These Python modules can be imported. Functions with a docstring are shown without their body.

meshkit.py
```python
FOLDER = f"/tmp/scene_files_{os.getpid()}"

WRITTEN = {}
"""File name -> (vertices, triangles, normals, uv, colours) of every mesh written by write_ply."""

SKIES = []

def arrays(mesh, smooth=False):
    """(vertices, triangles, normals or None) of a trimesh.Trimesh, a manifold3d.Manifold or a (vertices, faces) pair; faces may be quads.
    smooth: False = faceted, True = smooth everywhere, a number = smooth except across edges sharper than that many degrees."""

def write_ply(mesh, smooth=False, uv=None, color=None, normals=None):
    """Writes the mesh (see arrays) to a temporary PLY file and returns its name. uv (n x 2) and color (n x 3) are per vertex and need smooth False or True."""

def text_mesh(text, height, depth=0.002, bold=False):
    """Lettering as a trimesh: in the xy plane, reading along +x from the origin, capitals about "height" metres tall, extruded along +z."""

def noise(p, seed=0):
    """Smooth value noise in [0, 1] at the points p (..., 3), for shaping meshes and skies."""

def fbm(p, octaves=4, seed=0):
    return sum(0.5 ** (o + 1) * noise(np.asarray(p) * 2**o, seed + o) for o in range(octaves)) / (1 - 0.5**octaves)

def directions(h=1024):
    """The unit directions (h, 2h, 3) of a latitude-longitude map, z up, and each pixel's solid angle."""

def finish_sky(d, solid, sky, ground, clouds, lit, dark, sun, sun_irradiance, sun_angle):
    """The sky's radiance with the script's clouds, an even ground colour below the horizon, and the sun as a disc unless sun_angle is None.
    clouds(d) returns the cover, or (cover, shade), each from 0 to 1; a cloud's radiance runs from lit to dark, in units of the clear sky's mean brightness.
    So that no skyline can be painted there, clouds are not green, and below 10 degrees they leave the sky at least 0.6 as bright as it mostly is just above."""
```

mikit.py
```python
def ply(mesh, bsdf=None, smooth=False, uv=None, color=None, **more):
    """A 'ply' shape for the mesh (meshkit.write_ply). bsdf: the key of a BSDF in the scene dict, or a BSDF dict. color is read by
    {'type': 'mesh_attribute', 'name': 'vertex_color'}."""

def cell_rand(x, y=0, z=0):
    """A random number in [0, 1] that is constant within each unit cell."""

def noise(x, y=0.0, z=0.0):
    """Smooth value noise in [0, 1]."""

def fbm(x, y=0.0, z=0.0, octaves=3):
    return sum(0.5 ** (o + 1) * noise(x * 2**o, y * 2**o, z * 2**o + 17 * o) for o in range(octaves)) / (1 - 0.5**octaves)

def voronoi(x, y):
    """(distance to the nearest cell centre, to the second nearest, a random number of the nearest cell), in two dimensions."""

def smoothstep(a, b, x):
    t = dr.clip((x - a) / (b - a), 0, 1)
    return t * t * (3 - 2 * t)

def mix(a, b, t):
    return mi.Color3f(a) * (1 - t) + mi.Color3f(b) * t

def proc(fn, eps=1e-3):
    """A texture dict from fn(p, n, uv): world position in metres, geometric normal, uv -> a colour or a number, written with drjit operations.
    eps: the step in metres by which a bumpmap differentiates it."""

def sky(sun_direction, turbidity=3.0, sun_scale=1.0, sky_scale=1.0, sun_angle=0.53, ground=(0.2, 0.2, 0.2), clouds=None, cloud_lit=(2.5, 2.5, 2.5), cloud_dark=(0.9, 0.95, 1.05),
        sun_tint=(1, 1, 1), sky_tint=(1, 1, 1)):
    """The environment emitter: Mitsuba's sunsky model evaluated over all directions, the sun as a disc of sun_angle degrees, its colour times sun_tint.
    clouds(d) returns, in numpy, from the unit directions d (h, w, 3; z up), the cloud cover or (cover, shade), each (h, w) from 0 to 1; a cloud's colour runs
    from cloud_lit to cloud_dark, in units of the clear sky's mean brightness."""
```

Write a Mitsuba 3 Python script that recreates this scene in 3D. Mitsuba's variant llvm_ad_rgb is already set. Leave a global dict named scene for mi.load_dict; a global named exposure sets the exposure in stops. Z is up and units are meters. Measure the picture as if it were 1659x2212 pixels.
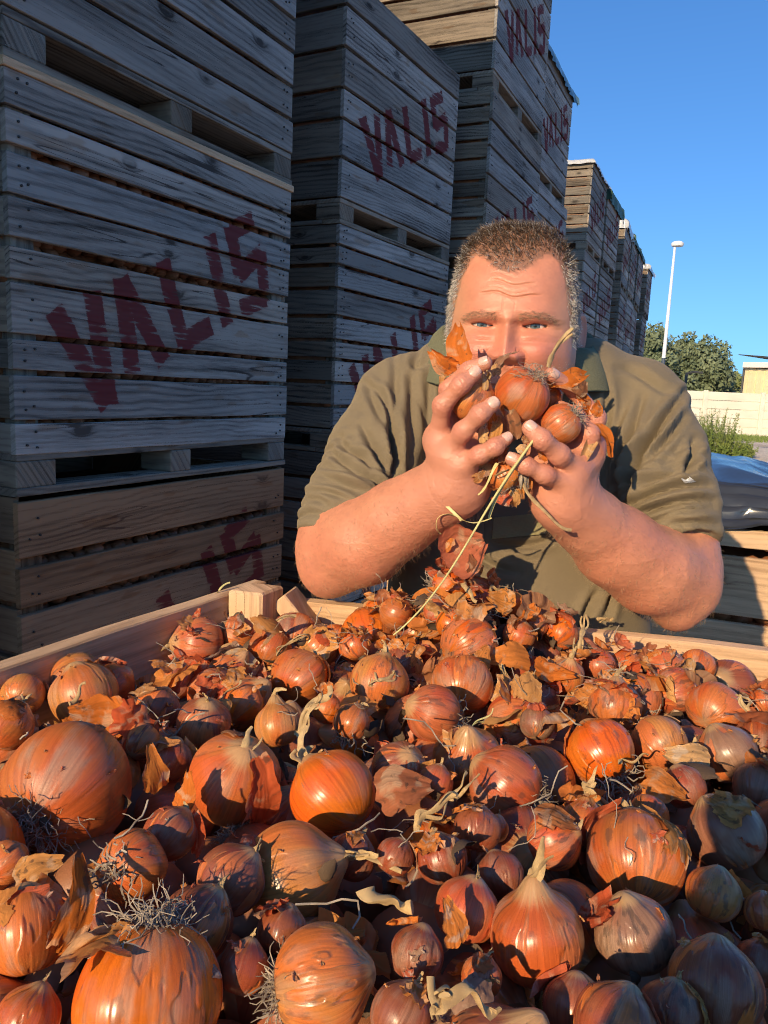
# An onion harvest: a man smelling a bunch of onions over a full field crate, tall rows of wooden crates behind him.
import math, random
import numpy as np, trimesh, drjit as dr, mitsuba as mi
from scipy import ndimage
import mikit, meshkit
from mikit import noise, fbm, cell_rand, smoothstep, mix

# ------------------------------------------------------------------ camera, sky, exposure
EYE = np.array([0.0, 0.0, 1.44])
PITCH, ROLL, FOC = math.radians(9.2), math.radians(2.6), 1661.0      # FOC in pixels of a 1659 x 2212 picture
FW = np.array([0, math.cos(PITCH), -math.sin(PITCH)])
_u = np.array([0, math.sin(PITCH), math.cos(PITCH)]); _r = np.array([1.0, 0, 0])
CU = _u * math.cos(ROLL) - _r * math.sin(ROLL)
CR = _r * math.cos(ROLL) + _u * math.sin(ROLL)
T = mi.ScalarTransform4f
SUN_ELEV = math.radians(20.0)
SUN_AZ = np.array([-0.505, -0.863])                                  # where the sun stands, seen from above
SUN = np.array([SUN_AZ[0] * math.cos(SUN_ELEV), SUN_AZ[1] * math.cos(SUN_ELEV), math.sin(SUN_ELEV)])
exposure = 2.32
scene = {
    'type': 'scene',
    'camera': {'type': 'perspective', 'fov_axis': 'x', 'fov': 2 * math.degrees(math.atan(829.5 / FOC)), 'near_clip': 0.02, 'far_clip': 2000.0,
               'to_world': T().look_at(origin=EYE.tolist(), target=(EYE + FW).tolist(), up=CU.tolist())},
    'daylight': mikit.sky(SUN.tolist(), turbidity=3, sun_tint=(0.96, 0.98, 1.02), sky_tint=(0.44, 0.82, 1.38)),
}
labels = {}


def ray(x, y): return FW + CR * (x - 829.5) / FOC - CU * (y - 1106) / FOC
def at(x, y, d): return EYE + d * ray(x, y)                        # the surveyed point seen at x, y, d metres deep
def on_level(x, y, z):
    r = ray(x, y); return EYE + r * (z - EYE[2]) / r[2]
def seen_at(p):
    q = np.asarray(p, float) - EYE; d = q @ FW
    return 829.5 + FOC * (q @ CR) / d, 1106 - FOC * (q @ CU) / d, d


# ------------------------------------------------------------------ names and labels
_taken = {}
def key_for(name, parent=None):
    k = name if parent is None else parent + '__' + name
    n = _taken.get(k, 0); _taken[k] = n + 1
    return k if n == 0 else f'{k}_{n:03d}'
def thing(name, label, cat, group=None, kind=None):
    k = key_for(name)
    labels[k] = {a: b for a, b in (('label', label), ('category', cat), ('group', group), ('kind', kind)) if b}
    return k
def structure(name, shape):
    k = key_for(name); scene[k] = shape; labels[k] = {'kind': 'structure'}
    return k
def part(parent, name, shape, label=None, kind=None, tw=None):
    k = key_for(name, parent)
    scene[k] = shape if tw is None else {**shape, 'to_world': tw}
    d = {a: b for a, b in (('label', label), ('kind', kind)) if b}
    if d: labels[k] = d
    return k
def solo(name, shape, label, cat, group=None, kind=None):
    k = thing(name, label, cat, group, kind); scene[k] = shape
    return k


# ------------------------------------------------------------------ mesh helpers
def unit(v): v = np.asarray(v, float); return v / (np.linalg.norm(v) + 1e-12)
def cat(meshes):
    vs, fs, n = [], [], 0
    for v, f in meshes:
        vs.append(np.asarray(v, float)); fs.append(np.asarray(f, int) + n); n += len(v)
    return np.vstack(vs), np.vstack(fs)
def box(x0, x1, y0, y1, z0, z1, ch=0.0):
    """A box, its long edges chamfered by ch."""
    if ch <= 0:
        v = np.array([[x, y, z] for x in (x0, x1) for y in (y0, y1) for z in (z0, z1)], float)
        f = np.array([[0, 1, 3], [0, 3, 2], [4, 6, 7], [4, 7, 5], [0, 4, 5], [0, 5, 1], [2, 3, 7], [2, 7, 6], [0, 2, 6], [0, 6, 4], [1, 5, 7], [1, 7, 3]])
        return v, f
    h = trimesh.convex.convex_hull(np.array([[x, y, z] for sx in (0, 1) for sy in (0, 1) for sz in (0, 1) for (x, y, z) in
        [((x0, x1)[sx], (y0 + ch, y1 - ch)[sy], (z0 + ch, z1 - ch)[sz]), ((x0 + ch, x1 - ch)[sx], (y0, y1)[sy], (z0 + ch, z1 - ch)[sz]), ((x0 + ch, x1 - ch)[sx], (y0 + ch, y1 - ch)[sy], (z0, z1)[sz])]]))
    return np.array(h.vertices), np.array(h.faces)
def beam(p, q, w, h, up=(0, 0, 1), ch=0.002):
    """A board from p to q, w wide and h high."""
    p, q = np.asarray(p, float), np.asarray(q, float)
    a = unit(q - p); s = unit(np.cross(a, up)); t = np.cross(s, a); L = np.linalg.norm(q - p)
    v, f = box(0, L, -w / 2, w / 2, -h / 2, h / 2, ch)
    return p + v[:, :1] * a + v[:, 1:2] * s + v[:, 2:3] * t, f[:, ::-1] if np.dot(np.cross(a, s), t) < 0 else f
def tube(pts, rad, sides=6, caps=True):
    p = np.asarray(pts, float); n = len(p)
    t = np.gradient(p, axis=0); t /= np.linalg.norm(t, axis=1, keepdims=True) + 1e-12
    ref = np.array([0.31, 0.17, 0.93]); a = np.zeros_like(p); b0 = unit(np.cross(t[0], ref if abs(t[0] @ ref) < 0.9 else [1, 0, 0]))
    for i in range(n):
        b0 = unit(b0 - t[i] * (b0 @ t[i])); a[i] = b0
    b = np.cross(t, a); ang = np.arange(sides) * 2 * np.pi / sides
    r = np.broadcast_to(rad, (n,))
    v = (p[:, None] + r[:, None, None] * (np.cos(ang)[None, :, None] * a[:, None] + np.sin(ang)[None, :, None] * b[:, None])).reshape(-1, 3)
    i, j = np.meshgrid(np.arange(n - 1), np.arange(sides), indexing='ij')
    q = np.stack([i * sides + j, i * sides + (j + 1) % sides, (i + 1) * sides + (j + 1) % sides, (i + 1) * sides + j], -1).reshape(-1, 4)
    f = np.vstack([q[:, [0, 1, 2]], q[:, [0, 2, 3]]])
    if caps:
        e = len(v); v = np.vstack([v, p[0], p[-1]]); k = np.arange(sides)
        f = np.vstack([f, np.stack([np.full(sides, e), (k + 1) % sides, k], -1), np.stack([np.full(sides, e + 1), (n - 1) * sides + k, (n - 1) * sides + (k + 1) % sides], -1)])
    return v, f
def spline(pts, n):
    from scipy.interpolate import CubicSpline
    p = np.asarray(pts, float); d = np.r_[0, np.cumsum(np.linalg.norm(np.diff(p, axis=0), axis=1))]
    return CubicSpline(d, p)(np.linspace(0, d[-1], n)) if len(p) > 2 else p[0] + (p[1] - p[0]) * np.linspace(0, 1, n)[:, None]
def grid_faces(nu, nv, wrap=False):
    i, j = np.meshgrid(np.arange(nu - 1), np.arange(nv if wrap else nv - 1), indexing='ij')
    k = (j + 1) % nv
    return np.vstack([np.stack([i * nv + j, (i + 1) * nv + j, (i + 1) * nv + k], -1).reshape(-1, 3), np.stack([i * nv + j, (i + 1) * nv + k, i * nv + k], -1).reshape(-1, 3)])
def ref(k): return {'type': 'ref', 'id': k}
def sm(a, b, x):
    t = np.clip((x - a) / (b - a), 0, 1); return t * t * (3 - 2 * t)
def frame(o, ux, uy, uz): return T(np.block([[np.array([ux, uy, uz]).T, np.asarray(o, float).reshape(3, 1)], [np.zeros((1, 3)), np.ones((1, 1))]]).tolist())


# ------------------------------------------------------------------ materials
LETTERS = [((0.139, 0.498), (0.313, 0.250)), ((0.270, 0.561), (0.326, 0.255)), ((0.382, 0.616), (0.425, 0.352)), ((0.388, 0.613), (0.560, 0.393)),
           ((0.560, 0.695), (0.656, 0.456)), ((0.656, 0.456), (0.792, 0.521)), ((0.784, 0.812), (0.890, 0.541)), ((1.023, 0.916), (0.902, 0.858)),
           ((0.892, 0.862), (0.951, 0.717)), ((0.951, 0.717), (1.082, 0.812)), ((1.082, 0.812), (1.113, 0.651)), ((1.113, 0.651), (0.973, 0.600))]
def wood(base, dark, letters=False, grain=1.0, tint=0.35):
    """Board wood. uv: x = metres along the board + 4 * a number of the board, y = metres across."""
    def fn(p, n, uv):
        k = dr.floor(uv.x / 4); a = uv.x - 4 * k; h = uv.y
        s = k * 7.31; r1 = cell_rand(k, 1); r5 = cell_rand(k, 5)
        q = a - 1.3 * cell_rand(k, 6)
        bend = 0.055 * (noise(a * 1.9 + s, h * 5, s) - 0.5) + 0.05 * r5 * q * q + 0.010 * (noise(a * 11 + s, h * 34, 3.0) - 0.5)
        kx = a - (0.15 + 1.0 * cell_rand(k, 3)); ky = h - (dr.floor(h * 9) + 0.5) / 9 - 0.02 * (cell_rand(k, 8) - 0.5)
        kd = kx * kx * 700 + ky * ky * 3600
        knot = dr.exp(-kd) * dr.select(cell_rand(k, 7) > 0.35, 1.0, 0.0)
        ring = (h + bend) * (190 + 210 * r1) + 10 * knot + 3 * noise(a * 3 + s, h * 20, 8.0)
        g = 0.5 + 0.5 * dr.sin(ring); g = g * g * (0.25 + 0.9 * noise(a * 1.3 + s, h * 8, 2.0))
        fine = noise(a * 16 + s, h * 330, s) * 0.55 + noise(a * 50, h * 900, s + 9) * 0.45
        stain = fbm(a * 1.8 + s, h * 12, s * 0.3, 5)
        pale = smoothstep(0.52, 0.72, fbm(a * 1.1 + s + 40, h * 26, 6.0, 4))
        crack = smoothstep(0.030, 0.0, dr.abs(noise(a * 1.6 + s, h * 70, 11.0) - 0.5)) * smoothstep(0.55, 0.7, noise(a * 3.1 + s, h * 14, 12.0))
        t = dr.clip(0.46 * g * grain + 0.65 * (fine - 0.40) + 1.30 * (stain - 0.44) + 0.9 * knot + 0.8 * crack - 0.30 * pale + 0.10, 0, 1)
        c = mix(base, dark, t) * (1.0 - tint + 2 * tint * cell_rand(k, 2))
        c = mix(c, mi.Color3f(c.x * 1.14, c.y * 1.0, c.z * 0.86), cell_rand(k, 4))
        rust = smoothstep(0.70, 0.80, fbm(a * 7 + s, h * 30, 21.0, 3))
        c = mix(c, mi.Color3f(c.x * 0.80, c.y * 0.62, c.z * 0.48), 0.6 * rust)
        if letters:
            wob = 0.006 * (noise(a * 40, h * 40, 5.0) - 0.5) + 0.004 * (noise(a * 9 + s, h * 500, 2.0) - 0.5)
            d = mi.Float(9.0)
            for (x0, y0), (x1, y1) in LETTERS:
                ex, ey = x1 - x0, y1 - y0; L = math.hypot(ex, ey)
                al = ((a - x0) * ex + (h - y0) * ey) / L; pe = dr.abs((a - x0) * ey - (h - y0) * ex) / L
                d = dr.minimum(d, dr.maximum(pe, dr.maximum(-al, al - L) + 0.024))
            worn = fbm(a * 9 + s, h * 120, s, 4)
            on = (1 - smoothstep(0.031, 0.036, d + wob)) * smoothstep(0.38, 0.62, worn + 0.11 + 0.15 * (0.03 - d) / 0.03)
            on = on + 0.16 * (1 - smoothstep(0.030, 0.055, d + 3 * wob)) * (1 - on)
            c = mix(c, mi.Color3f(0.125, 0.014, 0.017) * (0.75 + 0.5 * fine), 0.92 * on)
        return c
    return fn
def matte(tex, rough=0.8, spec=0.25, bump=None, scale=0.001, twosided=True):
    b = {'type': 'principled', 'base_color': tex, 'roughness': rough, 'specular': spec}
    if bump is not None: b = {'type': 'bumpmap', 'tex': mikit.proc(bump, 0.0008), 'scale': scale, 'bsdf': b}
    return {'type': 'twosided', 'bsdf': b} if twosided else b
def rgb(*c): return {'type': 'rgb', 'value': list(c)}
def grain_bump(p, n, uv):
    k = dr.floor(uv.x / 4); a = uv.x - 4 * k
    return noise(a * 14 + k, uv.y * 420, k) * 0.7 + noise(a * 50, uv.y * 1200, k) * 0.3
scene['wood_grey_lettered'] = matte(mikit.proc(wood((0.300, 0.286, 0.270), (0.050, 0.045, 0.042), True)), 0.85, 0.2, grain_bump, 0.0012)
scene['wood_grey'] = matte(mikit.proc(wood((0.235, 0.208, 0.175), (0.048, 0.042, 0.037))), 0.85, 0.2, grain_bump, 0.0012)
scene['wood_tan_lettered'] = matte(mikit.proc(wood((0.27, 0.170, 0.105), (0.085, 0.050, 0.032), True, tint=0.15)), 0.8, 0.2, grain_bump, 0.0010)
scene['wood_tan'] = matte(mikit.proc(wood((0.27, 0.175, 0.11), (0.085, 0.052, 0.034), tint=0.18)), 0.8, 0.2, grain_bump, 0.0010)
scene['wood_fresh'] = matte(mikit.proc(wood((0.53, 0.395, 0.27), (0.20, 0.125, 0.075), grain=0.9, tint=0.10)), 0.75, 0.25, grain_bump, 0.0010)
scene['iron'] = matte(rgb(0.03, 0.026, 0.024), 0.6, 0.4)

# ------------------------------------------------------------------ wooden crates
CW, CD, CH = 1.28, 1.10, 1.10                 # a crate's front, depth and height with its feet
_board_no = [0]
def board(length, z0, z1, thick, rng, kind='front', shift=(0.0, 0.0), rough=0.004, segs=6):
    """A sawn board along x from 0 to length, its outer face at y = 0; (mesh, uv)."""
    _board_no[0] += 1; k = _board_no[0]
    xs = np.linspace(0, length, segs + 1)
    def edge(z): return z + rough * (rng.random(segs + 1) - 0.5) * np.r_[0.6, np.ones(segs - 1), 0.6]
    lo, hi = edge(z0), edge(z1)
    bow = 0.004 * np.sin(np.pi * xs / length) * rng.uniform(-1, 1)
    c = 0.0018
    rings = []
    for i, x in enumerate(xs):
        a, b = lo[i], hi[i]; y0, y1 = bow[i], bow[i] + thick
        rings.append([(x, y0, a + c), (x, y0, b - c), (x, y0 + c, b), (x, y1, b), (x, y1, a), (x, y0 + c, a)])
    v = np.array(rings).reshape(-1, 3); m = 6
    f = []
    for i in range(segs):
        for j in range(m):
            p, q = i * m + j, i * m + (j + 1) % m
            f += [[p, p + m, q + m], [p, q + m, q]]
    for i, flip in ((0, False), (segs, True)):
        r = [i * m + j for j in range(m)]
        for j in range(1, m - 1): f.append([r[0], r[j + 1], r[j]] if flip else [r[0], r[j], r[j + 1]])
    uv = np.stack([v[:, 0] + 4 * k + shift[0] + 0.3 * (v[:, 1] > 0.01) * 0, v[:, 2] + 0.6 * v[:, 1] + shift[1]], -1)
    return (v, np.array(f)[:, ::-1]), uv
def plain_uv(v, f):
    _board_no[0] += 1
    e = v.max(0) - v.min(0); ax = int(np.argmax(e)); o = [i for i in range(3) if i != ax]
    return np.stack([np.clip(v[:, ax] - v[:, ax].min(), 0, 3.9) + 4 * _board_no[0], (v[:, o[0]] + 0.7 * v[:, o[1]]) % 3], -1)
def wooden(m, bsdf, smooth=False): return mikit.ply(m, bsdf, smooth=smooth, uv=plain_uv(*m)) if not smooth else mikit.ply(m, bsdf, smooth=True, uv=plain_uv(*m))
def turned(m, quarter):
    """Turn a board built along x so that it runs along y (the crate's depth), its outer face towards -x."""
    v, f = m; w = np.stack([v[:, 1], v[:, 0], v[:, 2]], -1)
    return (w, f[:, ::-1]) if quarter else (v, f)
NINE = [(0.113, 0.196), (0.207, 0.323), (0.339, 0.417), (0.433, 0.561), (0.572, 0.650), (0.677, 0.773), (0.782, 0.879), (0.902, 0.980), (0.993, 1.075)]
def rows_of(n, rng, lo=0.122, hi=1.095, gap=0.017):
    w = rng.uniform(0.8, 1.25, n); w = w / w.sum() * (hi - lo - gap * (n - 1)); z = lo; out = []
    for x in w: out.append((z, z + x)); z += x + gap
    return out
class CrateKind:
    """One kind of crate: every board a mesh of its own, shared by the crates of that kind."""
    def __init__(self, seed, rows, front, side, base='wood_grey', letters=(1.0, 1.0, 0.0, 0.0), light_rail=False, far=False):
        rng = np.random.default_rng(seed); self.parts = []
        add = lambda name, shape, label=None, kind=None: self.parts.append((name, shape, label, kind))
        segs = 2 if far else 6
        sx, sz, ox, oz = letters
        for z0, z1 in rows:
            m, uv = board(CW - rng.uniform(0, 0.012), z0, z1, 0.019, rng, segs=segs)
            k4 = 4 * np.floor(uv[:, :1] / 4); uv = np.hstack([k4 + 0.0 + np.clip((uv[:, :1] - k4 - ox) / sx, 0.0, 3.9), (uv[:, 1:] - oz) / sz])
            add('front_board', mikit.ply(m, front, uv=uv))
        srows = rows if side is None else rows_of(side, rng)
        for z0, z1 in srows:
            m, uv = board(CD - 0.024, z0 + 0.002, z1, 0.017, rng, segs=segs)
            v, f = turned(m, True); v = v + [0.003, 0.021, 0]
            add('side_board', mikit.ply((v, f), base, uv=uv))
        back = []
        for z0, z1 in ((0.12, 0.60), (0.605, 1.09)):
            back.append(box(0.02, CW - 0.02, CD - 0.018, CD, z0, z1)); back.append(box(CW - 0.019, CW, 0.0205, CD - 0.019, z0, z1))
        b = cat(back); add('back_panel', wooden(b, base))
        for x0, y0 in ((0.022, 0.021), (CW - 0.09, 0.021)):
            add('corner_post', wooden(box(x0, x0 + 0.07, y0, y0 + 0.05, 0.118, 1.06, 0.003), base))
        add('floor_board', wooden(box(0.004, CW - 0.004, 0.004, CD - 0.01, 0.096, 0.116, 0.002), base))
        for x0, w in ((0.002, 0.13), (0.60, 0.10), (CW - 0.115, 0.113)):
            add('foot_block', wooden(box(x0, x0 + w, 0.004, 0.14, 0.0225, 0.0945, 0.003), base))
        for y0 in (0.5, CD - 0.15):
            add('foot_block', wooden(box(0.002, 0.13, y0, y0 + 0.14, 0.0225, 0.0945, 0.003), base))
        rn = board(CW, 0.001, 0.0215, 0.10, rng, segs=segs)
        add('runner', mikit.ply(rn[0], base, uv=rn[1]))
        add('runner', wooden(box(0.0, 0.10, 0.105, CD, 0.001, 0.0215, 0.002), base))
        if light_rail:
            rl = board(CW + 0.012, 1.0765, 1.100, 0.030, rng, segs=3)
            v = rl[0][0] + [-0.006, -0.006, 0]
            add('top_rail', mikit.ply((v, rl[0][1]), 'wood_fresh', uv=rl[1]), 'pale new wooden rail along the top edge')
        if not far:
            nails = []
            for z0, z1 in rows:
                for x in (0.035, 0.062, CW - 0.045, CW - 0.07):
                    for q in (0.3, 0.72):
                        if rng.random() < 0.75:
                            c = np.array([x + rng.uniform(-.006, .006), -0.0045, z0 + (z1 - z0) * (q + rng.uniform(-.08, .08))])
                            nails.append(tube([c, c + [0, 0.006, 0]], 0.0034, 6))
            add('nail', mikit.ply(cat(nails), 'iron'), kind='stuff')
    def build(self, x, y, z, ang, label, group=None, skip=()):
        u = np.array([math.sin(ang), math.cos(ang), 0]); v = np.array([-math.cos(ang), math.sin(ang), 0])
        tw = frame((x, y, z), u, v, (0, 0, 1))
        k = thing('wooden_crate', label, 'crate', group)
        for name, shape, lab, kind in self.parts:
            part(k, name, shape, lab, kind, tw)
        return k, tw
R_ = np.random.default_rng
K_own = CrateKind(1, NINE, 'wood_grey_lettered', None, light_rail=True)
K_up = CrateKind(2, [(0.122, 0.232), (0.246, 0.352), (0.366, 0.475), (0.489, 0.590), (0.604, 0.71), (0.725, 0.83), (0.845, 0.95), (0.965, 1.09)], 'wood_grey_lettered', None, letters=(1, 1, 0, 0.05))
K_tan = CrateKind(3, [(0.122, 0.225), (0.245, 0.35), (0.37, 0.485), (0.51, 0.60), (0.625, 0.765), (0.79, 0.90), (0.93, 1.085)], 'wood_tan_lettered', 7, base='wood_tan', letters=(1, 1, 0, 0.005))
K_wide = CrateKind(4, rows_of(6, R_(41)), 'wood_grey_lettered', None, letters=(0.98, 0.92, 0.05, 0.06))
K_nine = CrateKind(5, rows_of(9, R_(52)), 'wood_grey_lettered', None, letters=(1.0, 0.98, 0.02, -0.06))
K_white = CrateKind(6, rows_of(6, R_(61)), 'wood_grey_lettered', 9, letters=(0.96, 0.75, 0.1, 0.0), light_rail=False)
K_six = CrateKind(7, rows_of(7, R_(72)), 'wood_grey_lettered', 7, letters=(0.9, 0.95, 0.1, 0.06))
K_far = [CrateKind(20 + i, rows_of((8, 9, 7)[i], R_(80 + i)), 'wood_grey_lettered', None, letters=(1, 1, 0.03 * i, 0.03), far=True) for i in range(3)]
LV = ('on the ground', 'second from ground', 'third from ground', 'fourth from ground')
GA = 'crates stacked in the long row'
stacks = [
    ('first stack from left', -0.985, 2.037, 26.2, [K_tan, K_own, K_up, K_nine]),
    ('second stack from left', -0.258, 3.82, 29.0, [K_six, K_nine, K_wide]),
    ('third stack from left', 0.556, 5.138, 24.0, [K_nine, K_six, K_white, K_wide]),
    ('fourth stack, under blue plastic', 1.183, 7.076, 24.0, [K_far[0], K_far[1], K_far[2], K_wide]),
    ('fifth stack from left', 2.456, 10.347, 23.4, [K_far[1], K_far[2], K_far[0], K_far[1]]),
    ('sixth stack, under green netting', 3.00, 11.62, 23.4, [K_far[2], K_far[0], K_far[1], K_far[0]]),
    ('seventh stack, under crumpled plastic', 3.849, 13.582, 22.0, [K_far[0], K_far[2], K_far[1], K_far[2]]),
    ('eighth stack from left', 4.37, 14.87, 22.0, [K_far[1], K_far[0], K_far[2], K_far[1]]),
    ('ninth stack from left', 4.89, 16.16, 22.0, [K_far[2], K_far[1], K_far[0], K_far[2]]),
    ('last stack of the row', 5.636, 17.859, 22.0, [K_far[1], K_far[2], K_far[1], K_far[0]]),
]
WHAT = {id(K_tan): 'newer brown lettered crate', id(K_own): 'grey lettered crate with pale new top rail', id(K_up): 'weathered grey crate with gapped boards',
        id(K_wide): 'grey lettered crate of six wide boards', id(K_nine): 'grey lettered crate of nine narrow boards', id(K_white): 'pale grey lettered crate with narrow side boards', id(K_six): 'grey lettered crate of seven boards'}
crate_rng = np.random.default_rng(11)
packed_at = []
for si, (where, x, y, deg, kinds) in enumerate(stacks):
    for li, K in enumerate(kinds):
        j = crate_rng.uniform(-1, 1, 3) if si else np.zeros(3)
        a = math.radians(deg + 0.7 * j[0] + 0.0)
        k, tw = K.build(x + 0.02 * j[1], y + 0.02 * j[2], CH * li + 0.004, a, f'{WHAT.get(id(K), "grey lettered crate")}, {LV[li]}, {where}', GA)
        packed_at.append((si, li, k, tw, f'{LV[li]}, {where}'))
# one more stack stands before the first, left of the picture: its shade lies on the first one's end boards
for li, K in enumerate([K_six, K_nine, K_six, K_nine]):
    K.build(-0.985 - 1.62 * math.sin(0.457), 2.037 - 1.62 * math.cos(0.457), CH * li + 0.004, 0.457, f'grey lettered crate, {LV[li]}, stack outside the left edge', 'crates stacked outside the picture')
# the second row right behind: dark in the gaps of the first
for q, lev in ((-0.62, 4), (0.75, 4), (2.25, 4)):
    for li in range(lev):
        a = math.radians(26.0)
        (K_six, K_nine, K_six, K_nine)[li].build(-0.985 + q * math.sin(a) - 1.17 * math.cos(a), 2.037 + q * math.cos(a) + 1.17 * math.sin(a), CH * li + 0.004, a, f'crate of the second row, {LV[li]}, {"left behind the first stack" if q < 0 else "behind the first stack" if q < 1 else "behind the gap after the first stack"}', 'crates of the second row')

# ------------------------------------------------------------------ the yard and what stands far behind
def over_there(px, y): r = ray(px, 868); return r[0] / r[1] * y
def ground_tex(p, n, uv):
    st = noise(p.x * 26, p.y * 26) * 0.5 + noise(p.x * 9, p.y * 9, 4.0) * 0.3 + noise(p.x * 70, p.y * 70, 7.0) * 0.2
    c = mix(mi.Color3f(0.20, 0.175, 0.15), mi.Color3f(0.42, 0.38, 0.34), st)
    return mix(c, mi.Color3f(0.16, 0.13, 0.10), 0.5 * smoothstep(0.5, 0.75, fbm(p.x * 0.6, p.y * 0.6, 3.0)))
scene['gravel'] = matte(mikit.proc(ground_tex), 0.95, 0.1)
g = np.linspace(0, 1, 60); gx = np.sinh((g - 0.5) * 9) / np.sinh(4.5) * 900
GX, GY = np.meshgrid(gx, gx + 0, indexing='ij')
gv = np.stack([GX.ravel(), GY.ravel() + 6, np.zeros(GX.size)], -1)
structure('ground', mikit.ply((gv, grid_faces(60, 60)), 'gravel'))

rg = np.random.default_rng(5)
def grass_mesh(n, x0, x1, y0, y1, h, w, rng, z=0.0, lean=0.35):
    x, y = rng.uniform(x0, x1, n), rng.uniform(y0, y1, n); hh = h * rng.uniform(0.5, 1.25, n); a = rng.uniform(0, 2 * np.pi, n)
    dx, dy = np.cos(a), np.sin(a); l = lean * hh * rng.uniform(0, 1, n); b = rng.uniform(0, 2 * np.pi, n)
    base = np.stack([x, y, np.full(n, z)], -1); s = np.stack([dx, dy, 0 * x], -1) * w
    mid = base + np.stack([l * 0.3 * np.cos(b), l * 0.3 * np.sin(b), hh * 0.55], -1); tip = base + np.stack([l * np.cos(b), l * np.sin(b), hh], -1)
    v = np.stack([base - s, base + s, mid - s * 0.7, mid + s * 0.7, tip], 1).reshape(-1, 3)
    k = np.arange(n)[:, None, None] * 5
    return v, (np.array([[0, 1, 3], [0, 3, 2], [2, 3, 4]])[None] + k).reshape(-1, 3)
scene['leaf_grass'] = matte(mikit.proc(lambda p, n, uv: mix(mi.Color3f(0.10, 0.16, 0.035), mi.Color3f(0.20, 0.24, 0.07), noise(p.x * 3, p.y * 3, p.z * 5))), 0.7, 0.2)
solo('grass_strip', mikit.ply(grass_mesh(9000, 6, 26, 29.5, 34, 0.16, 0.02, rg), 'leaf_grass'), 'short green grass along the foot of the pale panel fence', 'grass', kind='stuff')

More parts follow.
